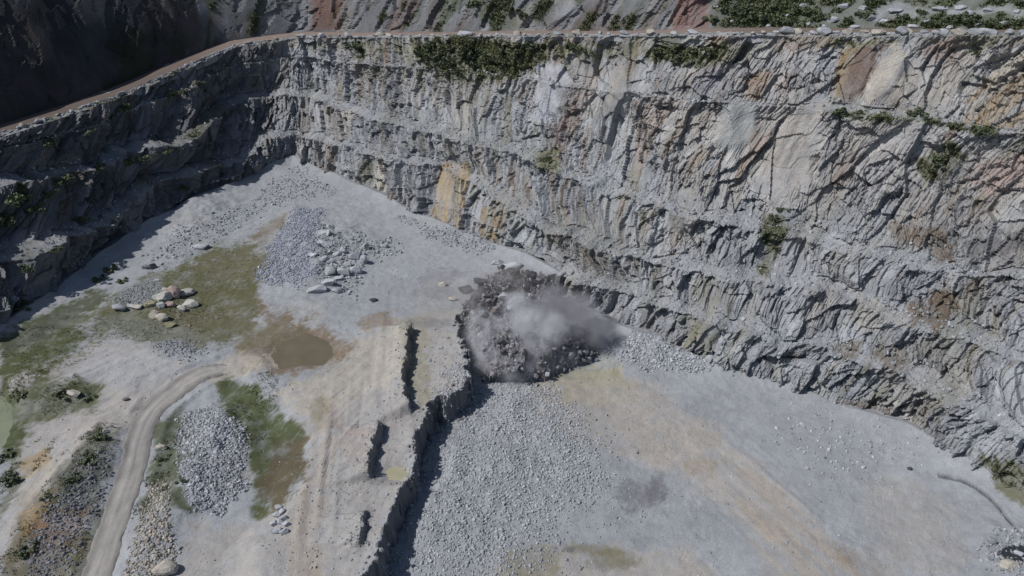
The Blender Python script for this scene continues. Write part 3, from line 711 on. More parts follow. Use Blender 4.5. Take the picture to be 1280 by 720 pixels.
dq = (3.0 * (e1[0] - .5) + 2.0 * e1[3] * (e1[1] - .35) + 1.3 * (e2[0] - .5) + 1.1 * e2[3] * (e2[1] - .35) + 0.4 * (e3[0] - .5)) * (rocky + 0.55 * left) + 1.2 * fbm(q2 / 6, Q[..., 1] / 6, 243, 4) * (1 - rocky)
lim = np.ones(nv + 4); lim[:6] = np.linspace(0, 1, 6); lim[nv:] = 0.3
Q -= Pn[None] * (np.abs(dq) * 0.6 - dq * 0.4)[..., None] * lim[:, None, None] * 0.8
Q[..., 2] += 0.35 * dq * lim[:, None]
upx, upy, _ = proj(Q)
col = np.ones(Q.shape) * GREY * 0.85
col *= (1 + .3 * (e1[1] - .5) + .3 * (e2[1] - .5))[..., None]
mixc(sst(-.05, .4, fbm(qa / 5, qt / 20, 251, 3)), np.array([.15, .11, .1]), .7)
mixc(sst(.1, .5, fbm(qa / 3, qt / 9, 253, 3)), CREAM * .8, .5)
mixc(sst(.15, .5, fbm(qa / 4, qt / 8, 255, 3)), GREEN * 1.2, .7)
col *= .72  # cutting darkened as a whole to carry its shade in the colour
hill = sst(850, 900, UU)[None, :] * np.ones((nv + 4, 1))
mixc(hill * (0.75 + .4 * fbm(q2 / 5, Q[..., 1] / 5, 257, 4)), np.array([.065, .08, .038]), 1)
mixc(hill * sst(.15, .5, fbm(q2 / 4, Q[..., 1] / 9, 259, 4)), GREY * .85, .4)
mixc(left * (0.85 + .2 * fbm(q2 / 6, qt / 6, 261, 3)), np.array([.024, .024, .026]), 1)  # left slope's vegetation tone taken near-black, with its shade painted in
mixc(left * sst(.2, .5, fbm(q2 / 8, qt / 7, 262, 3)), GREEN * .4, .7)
UP_PAINT = [
    ([(845, -5), (880, -5), (885, 30), (870, 42), (842, 42)], np.array([.17, .11, .1]), .85, 4),
    ([(585, -5), (645, -5), (640, 30), (600, 25)], GREEN, .5, 6),
    ([(385, -5), (430, -5), (425, 38), (395, 38)], np.array([.14, .075, .06]), .6, 5),
    ([(690, -5), (720, -5), (715, 20), (695, 25)], GREY * 1.1, .5, 5),
    ([(930, 0), (1000, 0), (1000, 34), (930, 38)], np.array([.06, .08, .03]), .6, 8),
    ([(1100, 6), (1280, 12), (1280, 22), (1100, 20)], PALE * .9, .6, 5), ([(1150, 20), (1260, 20), (1270, 34), (1150, 34)], GREEN * .9, .6, 5),
]
col = paint(col.reshape(-1, 3), upx.ravel(), upy.ravel(), q2.ravel(), qt.ravel(), UP_PAINT, 265).reshape(col.shape)
HILL_COL = col
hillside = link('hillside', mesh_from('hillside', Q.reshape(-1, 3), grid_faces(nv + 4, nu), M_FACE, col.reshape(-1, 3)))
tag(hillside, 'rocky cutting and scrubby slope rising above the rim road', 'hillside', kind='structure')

# ------------------------------------------------------------------ haul road on the floor
rc = curve(pxpoly(road_px, road_z), 14)
tn = np.gradient(rc, axis=0); tn /= np.linalg.norm(tn, axis=1)[:, None]
nn = np.stack([tn[:, 1], -tn[:, 0]], 1)
wd = np.linspace(-1, 1, 17)
half = np.interp(np.linspace(0, 1, len(rc)), [0, .6, .8, .93, 1], [2.5, 2.5, 2.7, 2.0, .5])
V = np.zeros((17, len(rc), 3))
al = np.arange(len(rc)) * 1.0
for i, w in enumerate(wd):
    e = half * w * (1 + 0.3 * abs(w) ** 3 * fbm(al / 2.2, al * 0 + np.sign(w) * 3, 271, 4))
    V[i, :, :2] = rc + nn * e[:, None]
    V[i, :, 2] = H(V[i, :, 0], V[i, :, 1], fine=False, road=False) + 0.03 * (1 - w * w) - 0.06 * w ** 4 + .14 * fbm(al / 3, al * 0 + w * 4, 272, 3) * (abs(w) > .5) - (0.35 if abs(w) > .99 else 0.0)
V[..., 2] -= (0.5 * sst(.86, 1.0, np.linspace(0, 1, len(rc))) * (1 + .8 * fbm(al / 3, al * 0, 275, 3)))[None, :]
V[..., 2] -= (0.07 * (np.exp(-((wd - .45) / .12) ** 2) + np.exp(-((wd + .45) / .12) ** 2)))[:, None]
c = np.ones(V.shape) * np.array([.262, .25, .24])
prof = np.interp(wd, [-1, -.7, -.45, -.2, 0, .2, .45, .7, 1], [.8, .7, .98, 1.1, .88, 1.1, .92, .62, .72])
c *= prof[:, None, None] * (1 + .22 * fbm(np.broadcast_to(al / 16, (17, len(rc))), wd[:, None] * 4 + 0 * al, 273, 3) + .2 * fbm(np.broadcast_to(al / 3, (17, len(rc))), wd[:, None] * 3 + 0 * al, 274, 3))[..., None]
haul = link('haul_road', mesh_from('haul_road', V.reshape(-1, 3), grid_faces(17, len(rc)), M_ROAD, c.reshape(-1, 3), smooth=True))
tag(haul, 'packed grey haul road curving up past the crushed stone heap', 'road', kind='structure')

# ------------------------------------------------------------------ water
for (key, mat, lab) in (('pale_pool', M_POND, 'pale green pool of standing water among weeds'), ('muddy_pond', M_MUD, 'shallow brown muddy pond beside the moss flat'),
                        ('yellow_puddle', M_PUDDLE, 'small yellowish puddle on the platform near the brink'), ('sump_water', M_SUMP, 'dark water in the sump hollow by the stone ring')):
    pts, lev = POOLS[key]
    pw = curve(np.vstack([pxpoly(pts, lev), pxpoly(pts[:1], lev)]), 6)[:-1]
    ctr = pw.mean(0)
    pw = ctr + (pw - ctr) * 1.06
    Vw = np.vstack([np.append(ctr, lev), np.c_[pw, np.full(len(pw), lev)]])
    n = len(pw)
    Fw = np.array([[0, 1 + i, 1 + (i + 1) % n] for i in range(n)])
    if np.cross(pw[0] - ctr, pw[1] - ctr) < 0: Fw = Fw[:, ::-1]
    o = link('water', mesh_from(key, Vw, Fw, mat)); tag(o, lab, 'water', kind='structure')

# ------------------------------------------------------------------ stones
ALLP = np.vstack([G.reshape(-1, 3), W.reshape(-1, 3), Q[:nv].reshape(-1, 3), Vr.reshape(-1, 3)])
apx, apy, adep = proj(ALLP)
_ok = (apx > -60) & (apx < 1340) & (apy > -40) & (apy < 780)
ALLP, apx, apy, adep = ALLP[_ok], apx[_ok], apy[_ok], adep[_ok]


def pick(px, py, src=None):
    """the surface point seen at a photo pixel"""
    r2 = (apx - px) ** 2 + (apy - py) ** 2
    k = np.nonzero(r2 < 9)[0]
    if len(k) == 0: k = np.array([np.argmin(r2)])
    j = k[np.argmin(adep[k] + r2[k] * 0.15)]
    return ALLP[j], adep[j]


import bmesh


def stone_mesh(name, seed, dims, mat, colr, sub=3, cuts=9):
    """an angular boulder: a ball planed by random joint faces, roughened"""
    r = np.random.default_rng(seed)
    bm = bmesh.new(); bmesh.ops.create_icosphere(bm, subdivisions=sub, radius=1)
    V = np.array([v.co[:] for v in bm.verts]); F = np.array([[v.index for v in f.verts] for f in bm.faces]); bm.free()
    for k in range(cuts):
        n = r.normal(size=3); n /= np.linalg.norm(n); o = r.uniform(0.5, 0.85)
        dd = V @ n - o; m = dd > 0; V[m] -= np.outer(dd[m], n)
    V *= 1.25
    a, b = V[:, 0] * 2.2 + seed, V[:, 1] * 2.2 + V[:, 2] * 1.7
    V *= (1 + 0.12 * fbm(a, b, seed % 97, 3))[:, None]
    V *= np.array(dims) / 2
    cc = np.asarray(colr)[None] * (1 + 0.22 * fbm(a * 1.5, b * 1.5, seed % 89 + 3, 3))[:, None]
    return mesh_from(name, V, F, mat, cc)


def stone_base():
    t = (1 + 5 ** .5) / 2
    v = np.array([[-1, t, 0], [1, t, 0], [-1, -t, 0], [1, -t, 0], [0, -1, t], [0, 1, t], [0, -1, -t], [0, 1, -t], [t, 0, -1], [t, 0, 1], [-t, 0, -1], [-t, 0, 1]]) / math.hypot(1, t)
    f = np.array([[0, 11, 5], [0, 5, 1], [0, 1, 7], [0, 7, 10], [0, 10, 11], [1, 5, 9], [5, 11, 4], [11, 10, 2], [10, 7, 6], [7, 1, 8], [3, 9, 4], [3, 4, 2], [3, 2, 6], [3, 6, 8], [3, 8, 9], [4, 9, 5], [2, 4, 11], [6, 2, 10], [8, 6, 7], [9, 8, 1]])
    return v, f


SV, SF = stone_base()


def rot_mats(n, r):
    q = r.normal(size=(n, 4)); q /= np.linalg.norm(q, axis=1)[:, None]
    w, x, y, z = q.T
    return np.stack([np.stack([1 - 2 * (y * y + z * z), 2 * (x * y - z * w), 2 * (x * z + y * w)], -1), np.stack([2 * (x * y + z * w), 1 - 2 * (x * x + z * z), 2 * (y * z - x * w)], -1),
                     np.stack([2 * (x * z - y * w), 2 * (y * z + x * w), 1 - 2 * (x * x + y * y)], -1)], 1)


def rubble(label, P, sizes, tint, seed, name='rubble', spread=0.2):
    r = np.random.default_rng(seed)
    n = len(P)
    sh = SV[None] * r.uniform(0.6, 1.25, (n, 12, 1)) * r.uniform(0.6, 1.3, (n, 1, 3))
    V = np.einsum('nij,nkj->nki', rot_mats(n, r), sh) * (sizes / 2)[:, None, None] + P[:, None, :]
    F = (SF[None] + 12 * np.arange(n)[:, None, None]).reshape(-1, 3)
    c = np.repeat(np.asarray(tint)[None] * (1 + spread * r.normal(size=(n, 1))) * (1 + 0.02 * r.normal(size=(n, 3))), 12, axis=0)
    o = link(name, mesh_from(name, V.reshape(-1, 3), F, M_RUBBLE, np.clip(c, .02, .6)))
    return tag(o, label, 'rubble', kind='stuff')


def fill(poly, z, n, seed, soft=1.5):
    """n points scattered in a photo polygon laid on the ground"""
    r = np.random.default_rng(seed)
    pw = pxpoly(poly, z); lo, hi = pw.min(0) - soft, pw.max(0) + soft
    out = []
    while sum(len(o) for o in out) < n:
        q = r.uniform(lo, hi, (n * 2, 2))
        dd = sdf(q[:, 0], q[:, 1], [tuple(p) for p in pw]) + soft * 1.5 * fbm(q[:, 0] * .25, q[:, 1] * .25, seed, 3)
        out.append(q[r.uniform(-soft, soft, len(q)) < dd])
    q = np.vstack(out)[:n]
    return q


def floor_rubble(label, poly, z, n, smin, smax, tint, seed, soft=1.5, spread=.2):
    q = fill(poly, z, n, seed, soft); r = np.random.default_rng(seed + 1)
    s = smin + (smax - smin) * r.power(0.45, n) ** 1.6
    P = np.c_[q, H(q[:, 0], q[:, 1]) + s * 0.06]
    return rubble(label, P, s, tint, seed + 2, spread=spread)


floor_rubble('wide field of freshly broken grey stone below the scarp', [(596, 470), (650, 468), (700, 500), (745, 560), (755, 605), (700, 640), (665, 690), (600, 725), (505, 730), (540, 640), (550, 560), (560, 505)], LOW, 19000, 0.14, 0.62, GREY * 1.22, 301, 3, .13)
floor_rubble('scattered grey stones along the lower floor', [(700, 520), (760, 540), (780, 640), (700, 690), (640, 740), (560, 760)], LOW, 1100, 0.2, 0.6, GREY * 1.0, 305, 5)
floor_rubble('pale heap of crushed stone beside the haul road bend', [(224, 520), (262, 508), (300, 530), (312, 570), (308, 610), (270, 640), (245, 640), (228, 600)], -2, 4200, 0.2, 0.75, PALE * 0.95, 311, .8)
floor_rubble('band of loose pale stones on the verge of the haul road', [(196, 600), (215, 608), (208, 640), (220, 660), (214, 715), (170, 745), (150, 745), (168, 690), (180, 640)], -2, 2200, 0.16, 0.7, CREAM * .85, 315, .8)
floor_rubble('blue grey heap of blasted stone around the large boulders', [(340, 312), (375, 262), (398, 268), (402, 300), (396, 345), (378, 364), (335, 360), (322, 345)], 0, 4800, 0.28, 0.75, STEEL * 1.25, 321, 1.5)
floor_rubble('stony spill of grey fragments behind the large boulders', [(398, 282), (425, 300), (470, 300), (500, 304), (470, 330), (450, 350), (430, 372), (400, 360)], 0, 900, 0.35, 1.1, GREY * 1.1, 325, 2)
floor_rubble('fan of pale stone chips spilling from the foot of the face', [(745, 440), (790, 428), (850, 448), (890, 462), (850, 470), (800, 462)], LOW, 2600, 0.25, 0.8, PALE * 1.0, 331, 1.2)
floor_rubble('grey scree at the foot of the shaded benches', [(180, 330), (225, 290), (300, 262), (345, 226), (372, 212), (420, 240), (330, 262), (290, 290), (225, 320)], 0, 1500, 0.3, 0.9, GREY * 1.08, 335, 2)
floor_rubble('dark weathered stones among the weeds by the near left', [(55, 650), (110, 585), (135, 575), (120, 640), (75, 730), (30, 740)], -2, 1500, 0.2, 0.7, DARK * 1.7, 341, 1.5)
floor_rubble('thin scatter of stones on the right part of the floor', [(960, 560), (1010, 600), (1090, 590), (1180, 590), (1150, 560), (1080, 540), (1000, 510)], LOW, 500, 0.2, 0.7, PALE, 345, 4)
floor_rubble('ring of broken stones around the dark sump', [(1222, 690), (1232, 672), (1260, 664), (1290, 672), (1300, 720), (1240, 716)], LOW, 500, 0.2, 0.8, GREY * 1.1, 351, .8)
floor_rubble('loose stones strewn over the raised platform', [(395, 560), (450, 540), (520, 440), (570, 400), (570, 480), (510, 560), (450, 720), (340, 720), (360, 640)], 0, 900, 0.15, 0.5, GREY * 1.05, 355, 3)
floor_rubble('line of fragments below the yellow stained face', [(500, 272), (540, 285), (590, 300), (620, 315), (600, 318), (540, 300)], 0, 700, 0.25, 0.8, GREY * .95, 358, 1)
floor_rubble('grey stones at the edge of the moss flat', [(140, 385), (160, 362), (190, 350), (200, 372), (170, 388)], 0, 600, 0.25, 0.6, GREY * .95, 361, 1)
floor_rubble('dusty stone strip between moss flat and pale track', [(190, 432), (240, 428), (262, 440), (240, 452), (205, 446)], -.5, 450, 0.2, 0.6, GREY * .8, 362, 1)

def edge_rubble(label, lns, n, off, spread_, smin, smax, tint, seed):
    r = np.random.default_rng(seed); P = []
    for l_, m_ in lns:
        l_ = np.asarray(l_); t = r.uniform(0, len(l_) - 1.001, int(n * m_)); k = t.astype(int); f = (t - k)[:, None]
        p = l_[k] * (1 - f) + l_[k + 1] * f; e = l_[k + 1] - l_[k]; e /= np.linalg.norm(e, axis=1)[:, None]
        p = p + np.stack([e[:, 1], -e[:, 0]], 1) * (off + spread_ * r.normal(size=(len(p), 1)))
        P.append(p)
    q = np.vstack(P); sz = smin + (smax - smin) * r.random(len(q)) ** 3
    return rubble(label, np.c_[q, H(q[:, 0], q[:, 1]) + sz * .1], sz, tint, seed + 1)


floor_rubble('thin sprinkling of loose stones over the whole pit floor', [(150, 420), (300, 260), (370, 215), (560, 300), (760, 410), (1000, 500), (1290, 650), (1290, 760), (0, 760), (0, 560)], -2, 4200, 0.1, 0.42, GREY * 1.0, 377, 3)
edge_rubble('crumbled stones along the low broken steps of the platform', [(l_, 1) for l_, d_ in LEDGES], 160, -.2, .9, .12, .45, GREY * .95, 381)
edge_rubble('broken blocks fallen along the foot and lip of the scarp', [(scarp[1:16], 1)], 1100, 1.2, 1.2, .15, .8, GREY * .95, 385)

# debris on the bench ledges of the face
rr = np.random.default_rng(371)
cand = np.nonzero((fr.ravel() > 0.35) & (rr.random(fr.size) < 0.045) & (wpx.ravel() > -40) & (wpx.ravel() < 1320))[0]
cand = rr.choice(cand, min(9000, len(cand)), replace=False)
PP = W.reshape(-1, 3)[cand] + rr.normal(0, .15, (len(cand), 3)) * [1, 1, 0.3]
rubble('broken stone lying along the ledges of the rock face', PP, 0.2 + 0.7 * rr.random(len(cand)) ** 2.5, GREY * 1.05, 372)

# ------------------------------------------------------------------ boulders one can tell apart
def boulder(px, py, w, h, label, colr, group=None, seed=None, tilt=0, sink=0.25, name='boulder', cat='boulder', deep=None, lift=0.0):
    P, dep = pick(px, py + h * 0.3)
    m = dep / FPX * 1.15
    ww, hh = w * m, h * m
    dims = (ww, deep if deep else 0.8 * max(ww * .7, hh), max(hh * 0.95, .4 * ww * .6))
    o = link(name, stone_mesh(name, seed or int(px * 31 + py * 7), dims, M_BOULDER, colr), loc=(P[0], P[1], P[2] + dims[2] * (0.5 - sink) + lift))
    o.rotation_euler = (random.uniform(-.15, .15), R(tilt), random.uniform(-.3, .3))
    return tag(o, label, cat, group)


PB = np.array([.39, .38, .355])
g = 'pale boulders on the moss flat'
for a in [
    (149, 384, 14, 8, 'grey half buried slab at the left end of the boulder line on moss', GREY * 1.1),
    (163, 381, 9, 6, 'narrow grey stone tucked behind the leftmost grey slab on moss', GREY * 1.1),
    (173, 382, 15, 6, 'low pale lens shaped boulder left of the main moss flat cluster', PB),
    (188, 379, 12, 8, 'rounded yellowish boulder between the low lens and the big block', KHAKI * 1.3),
    (204, 369, 20, 12, 'largest pale block at the heart of the moss flat cluster', PB),
    (201, 380, 9, 8, 'small upright stone under the largest pale block', GREY * 1.15),
    (207, 360, 12, 7, 'pale sloping stone at the back of the moss flat cluster', PB),
    (218, 365, 14, 15, 'pinkish upright boulder in the moss flat cluster', PINK * 1.35),
    (231, 365, 18, 7, 'long flat boulder on the far right of the moss flat cluster', PB * .9),
    (237, 378, 16, 10, 'large pale boulder set apart at the right of the moss flat', PB),
    (228, 385, 10, 7, 'small pale stone leaning on the right hand moss flat boulder', PB),
    (195, 392, 11, 11, 'squarish pale boulder at the front left of the moss flat cluster', CREAM),
    (206, 395, 13, 11, 'brightest pale block at the front of the moss flat cluster', CREAM * 1.05),
    (214, 404, 12, 7, 'mossy low stone nearest the front of the moss flat cluster', KHAKI),
    (214, 379, 10, 7, 'reddish broken stone in the middle of the moss flat cluster', PINK * 1.1),
    (196, 348, 7, 3, 'small pale stone alone on the back edge of the moss', PB),
    (237, 405, 5, 3, 'tiny brown stone lying on the moss in front of the cluster', BROWN * 1.3),
]: boulder(*a[:4], a[4], a[5], g)
g = 'grey blasted boulders on the stone heap'
PG = PALE * 1.1
for a in [
    (402, 288, 14, 5, 'flat slab highest up on the blue grey stone heap'), (411, 283, 9, 5, 'pointed slab leaning on the topmost flat slab'),
    (411, 290, 5, 7, 'narrow upright stone under the two topmost slabs'), (407, 304, 15, 6, 'broad dark sided slab below the narrow upright stone'),
    (392, 317, 10, 4, 'thin tilted slab at the left edge of the boulder group'), (405, 323, 8, 7, 'medium stone below and left of the broad dark sided slab'),
    (412, 325, 11, 6, 'pale low stone in the middle of the boulder group'), (421, 317, 8, 6, 'small block among rubble right of the middle stones'),
    (430, 313, 9, 7, 'pale block near the top right of the boulder group'), (446, 318, 15, 8, 'long tilted slab casting a dark shadow on the group right side'),
    (457, 324, 8, 11, 'tall pale slab at the far right of the boulder group'), (435, 329, 8, 6, 'dark sided wedge below the long tilted slab'),
    (413, 338, 13, 11, 'round topped boulder with a dark shaded front'), (431, 340, 15, 10, 'blocky boulder beside the round topped one'),
    (446, 336, 12, 9, 'sloping slab at the right of the blocky boulder'), (396, 360, 19, 9, 'long pale slab at the front left of the boulder group'),
    (411, 352, 14, 10, 'wide pale stone joining the front slabs of the group'), (422, 361, 12, 8, 'pale block at the front right corner of the group'),
    (458, 307, 7, 8, 'light upright stone standing behind the tall right slab'), (424, 347, 9, 6, 'small stone wedged between the blocky boulder and front block'),
    (466, 374, 9, 4, 'dark small rock alone in front of the boulder group'), (482, 306, 8, 5, 'grey stone at the far right tail of the stony spill'),
]:
    boulder(*a[:4], a[4], PG * random.uniform(.9, 1.08) if 'dark small' not in a[4] else DARK * .8, g, tilt=random.uniform(-18, 18))
for a in [
    (253, 306, 17, 6, 'long pale slab alone on gravel above the moss flat', PALE * 1.05), (191, 331, 8, 8, 'dark squat rock between gravel and moss flat edge', DARK * 1.1),
    (180, 332, 10, 7, 'grey rock beside the dark squat one on gravel', GREY), (205, 708, 26, 15, 'big pale boulder on the haul road verge at the bottom', CREAM * .95),
    (92, 491, 17, 7, 'pale boulder among green weeds near the left pool', CREAM * .9), (158, 498, 8, 3, 'small dark rock on the pale ground near the road bend', DARK),
    (202, 557, 13, 6, 'pale rock in the weeds between road and crushed heap', CREAM * .9), (699, 446, 11, 7, 'white boulder at the front foot of the blast heap', CREAM * 1.15),
    (553, 354, 8, 6, 'white rock on the dusty platform behind the blast', CREAM * 1.15), (566, 372, 9, 5, 'pale rock at the left rim of the blast heap', CREAM),
    (638, 331, 22, 8, 'bright slab of rock just behind the blast heap crest', PALE * 1.25), (622, 327, 12, 6, 'small pale rock left of the bright slab behind blast', PALE * 1.1),
    (1138, 585, 5, 4, 'dark small stone near the foot of the right face', DARK * .7), (1272, 690, 10, 8, 'pale block at the lip of the dark sump', PALE * 1.2),
    (1262, 704, 22, 7, 'long whitish slab in front of the dark sump', CREAM * 1.05), (1236, 675, 10, 8, 'grey rock on the ring left of the sump', GREY),
    (1285, 700, 12, 8, 'grey block at the right of the sump lip', GREY * 1.1),
]: boulder(*a)
g = 'small rock pile on the platform edge'
for i, (x, y, w, h, l) in enumerate([
    (347, 633, 8, 6, 'topmost stone of the small pile on the platform edge'), (353, 638, 7, 6, 'right upper stone of the small pile on the platform edge'),
    (346, 643, 9, 7, 'second row left stone of the small platform edge pile'), (356, 645, 8, 6, 'outermost right stone of the small platform edge pile'),
    (350, 651, 9, 7, 'largest middle stone of the small platform edge pile'), (342, 653, 8, 6, 'left middle stone of the small platform edge pile'),
    (358, 655, 7, 6, 'right lower stone of the small platform edge pile'), (347, 661, 9, 7, 'whitest low stone of the small platform edge pile'),
    (354, 664, 8, 7, 'front right stone of the small platform edge pile'), (341, 664, 7, 5, 'front left stone of the small platform edge pile'),
]): boulder(x, y, w + 1, h + 1, l, PALE * random.uniform(.95, 1.2), g)

# stones set along the brink of the rim road
marks = [(-5, 'left picture edge'), (62, 'left overgrown bench'), (150, 'round rim bush'), (232, 'road bend start'), (300, 'road bend top'), (372, 'pit corner'),
         (450, 'lone corner bush'), (520, 'bush belt left end'), (600, 'bush belt centre'), (672, 'smooth bluish slab'), (760, 'cream rib'), (842, 'red roadside rock'),
         (905, 'green hillside start'), (960, 'orange stained patch'), (1020, 'blue grey buttress'), (1080, 'dark brown slab'), (1140, 'cream slab'), (1205, 'right rim shrub'), (1262, 'ochre face')]
ordn = ['first', 'second', 'third', 'fourth', 'fifth', 'sixth', 'seventh', 'eighth']
rr = np.random.default_rng(401)
for a in range(len(marks)):
    x0 = marks[a][0]; x1 = marks[a + 1][0] if a + 1 < len(marks) else 1285
    n = max(2, min(7, int((x1 - x0) / 13)))
    for k in range(n):
        px = x0 + (x1 - x0) * (k + 0.5 + rr.uniform(-.42, .42)) / n
        j = int(np.argmin(abs(RU - px)))
        big = rr.random() ** 3
        sz = 0.65 + 1.6 * big + (0.5 if px > 980 else 0)
        P = RW[j] - RN[j] * rr.uniform(0.9, 2.4)
        dims = (sz * rr.uniform(1, 1.7), sz * rr.uniform(.8, 1.1), sz * rr.uniform(.6, .8))
        shade = rr.choice(3)
        tint = [PALE * .95, CREAM * .85, GREY * .85][shade]; word = ['pale', 'cream coloured', 'grey'][shade]
        o = link('edge_rock', stone_mesh('edge_rock', 4000 + a * 20 + k, dims, M_BOULDER, tint, sub=2), loc=(P[0], P[1], P[2] + 0.25 + dims[2] * .25))
        o.rotation_euler[2] = math.atan2(RN[j][1], RN[j][0]) + math.pi / 2 + rr.uniform(-.4, .4)
        size = 'big' if sz > 2.2 else ('small' if sz < 1.25 else 'mid sized')
        tag(o, f"{size} {word} edge rock, {ordn[k]} right of the point above {marks[a][1]}", 'rock', 'rocks lining the brink of the rim road')

# rocks on the hillside above the road
rr = np.random.default_rng(411)
spots = [(1040, 24, 14, 6), (1055, 6, 16, 6), (1080, 9, 10, 5), (1090, 22, 13, 7), (1105, 24, 10, 7), (1120, 12, 14, 5), (1140, 33, 12, 6), (1160, 25, 9, 4), (1175, 10, 15, 5), (1200, 8, 12, 5), (1210, 16, 14, 5), (1235, 12, 12, 4), (1255, 28, 9, 4),
         (1005, 6, 9, 5), (1012, 30, 6, 4), (1030, 33, 7, 4), (985, 18, 6, 4), (960, 31, 6, 3), (938, 6, 5, 4), (915, 26, 6, 4), (895, 8, 6, 4), (1070, 33, 9, 5), (1188, 34, 9, 4), (1222, 30, 8, 4), (1272, 14, 8, 4)]
for i, (x, y, w, h) in enumerate(sorted(spots)):
    size = 'large' if w >= 12 else ('mid sized' if w >= 8 else 'small')
    where = 'close to the road' if y > 22 else ('part way up' if y > 11 else 'high up')
    lm = [m for m in marks if m[0] <= x][-1]
    kk = sum(1 for q in sorted(spots)[:i] if lm[0] <= q[0])
    boulder(x, y, w, h, f"{size} pale hillside rock {where}, {ordn[kk]} right of {lm[1]}", PALE * rr.uniform(.95, 1.15), 'rocks on the scrubby hillside', name='hillside_rock', cat='rock', deep=None, sink=.35)

# ------------------------------------------------------------------ shrubs
def bush_mesh(name, seed, n=520, flat=0.7, leaf=0.2):
    r = np.random.default_rng(seed)
    k = 9
    ctr = r.normal(size=(k, 3)) * [.48, .48, .25] + [0, 0, .45]; rad = r.uniform(.22, .45, k)
    w = r.integers(0, k, n)
    u = r.normal(size=(n, 3)); u /= np.linalg.norm(u, axis=1)[:, None]
    C = ctr[w] + u * (rad[w] * r.uniform(.55, 1.08, n))[:, None]
    C[:, 2] = np.clip(C[:, 2], 0.02, None) * flat
    A = rot_mats(n, r)
    s = leaf * r.uniform(.6, 1.3, n)
    q = np.array([[-.5, -.35, 0], [.5, -.35, .1], [.6, .4, 0], [-.4, .45, .12]])
    V = np.einsum('nij,kj->nki', A, q) * s[:, None, None] + C[:, None]
    F = np.arange(4 * n).reshape(n, 4)
    V = V.reshape(-1, 3)
    # stems
    sv, sf = [], []
    for c in ctr:
        p0 = np.array([c[0] * .15, c[1] * .15, -.25]); p1 = c * [1, 1, flat]
        b = len(V) + len(sv)
        for p, t in ((p0, .035), (p1, .012)):
            sv += [p + [t, 0, 0], p + [-t * .5, t * .87, 0], p + [-t * .5, -t * .87, 0]]
        sf += [[b, b + 1, b + 4, b + 3], [b + 1, b + 2, b + 5, b + 4], [b + 2, b, b + 3, b + 5]]
    return mesh_from(name, np.vstack([V, np.array(sv)]), np.vstack([F, np.array(sf)]), M_BUSH)


PROTO = [bush_mesh('shrub', 501 + i, flat=[.7, .95, .55, .8, 1.1][i]) for i in range(5)]
rr = np.random.default_rng(521)


def shrub(px, py, wpx_, label, group=None, hk=1.0):
    P, dep = pick(px, py)
    r = wpx_ / 2 * dep / FPX
    o = link('shrub', PROTO[rr.integers(5)], loc=(P[0], P[1], P[2] - .12 * r))
    o.scale = (r, r * rr.uniform(.75, 1), r * hk * rr.uniform(.85, 1.1)); o.rotation_euler[2] = rr.uniform(0, 6.28)
    return tag(o, label, 'shrub', group)


g = 'dark bushes of the belt under the rim road'
for (x, y, w, l) in [
    (524, 66, 18, 'dark bush forming the left end of the bush belt'), (539, 60, 20, 'rounded bush at the upper left of the bush belt'), (545, 73, 24, 'big dark bush lower in the left part of the belt'),
    (560, 62, 22, 'dense bush at the top of the belt left of its middle'), (563, 80, 20, 'bush hanging lowest left of the belt middle'), (577, 68, 24, 'broadest bush at the centre of the bush belt'),
    (580, 56, 14, 'small bush touching the road verge above the belt centre'), (594, 80, 22, 'low hanging bush right of the belt centre'), (598, 66, 18, 'olive bush between belt centre and right part'),
    (612, 74, 22, 'big bush in the right part of the bush belt'), (612, 88, 16, 'lowest bush of the belt on bare rock'), (627, 66, 20, 'bush at the upper right of the bush belt'), (630, 80, 16, 'small bush under the upper right one'),
    (645, 70, 18, 'loose bush near the right end of the belt'), (660, 62, 16, 'bush forming the right end of the bush belt')]:
    shrub(x, y, w, l, g)
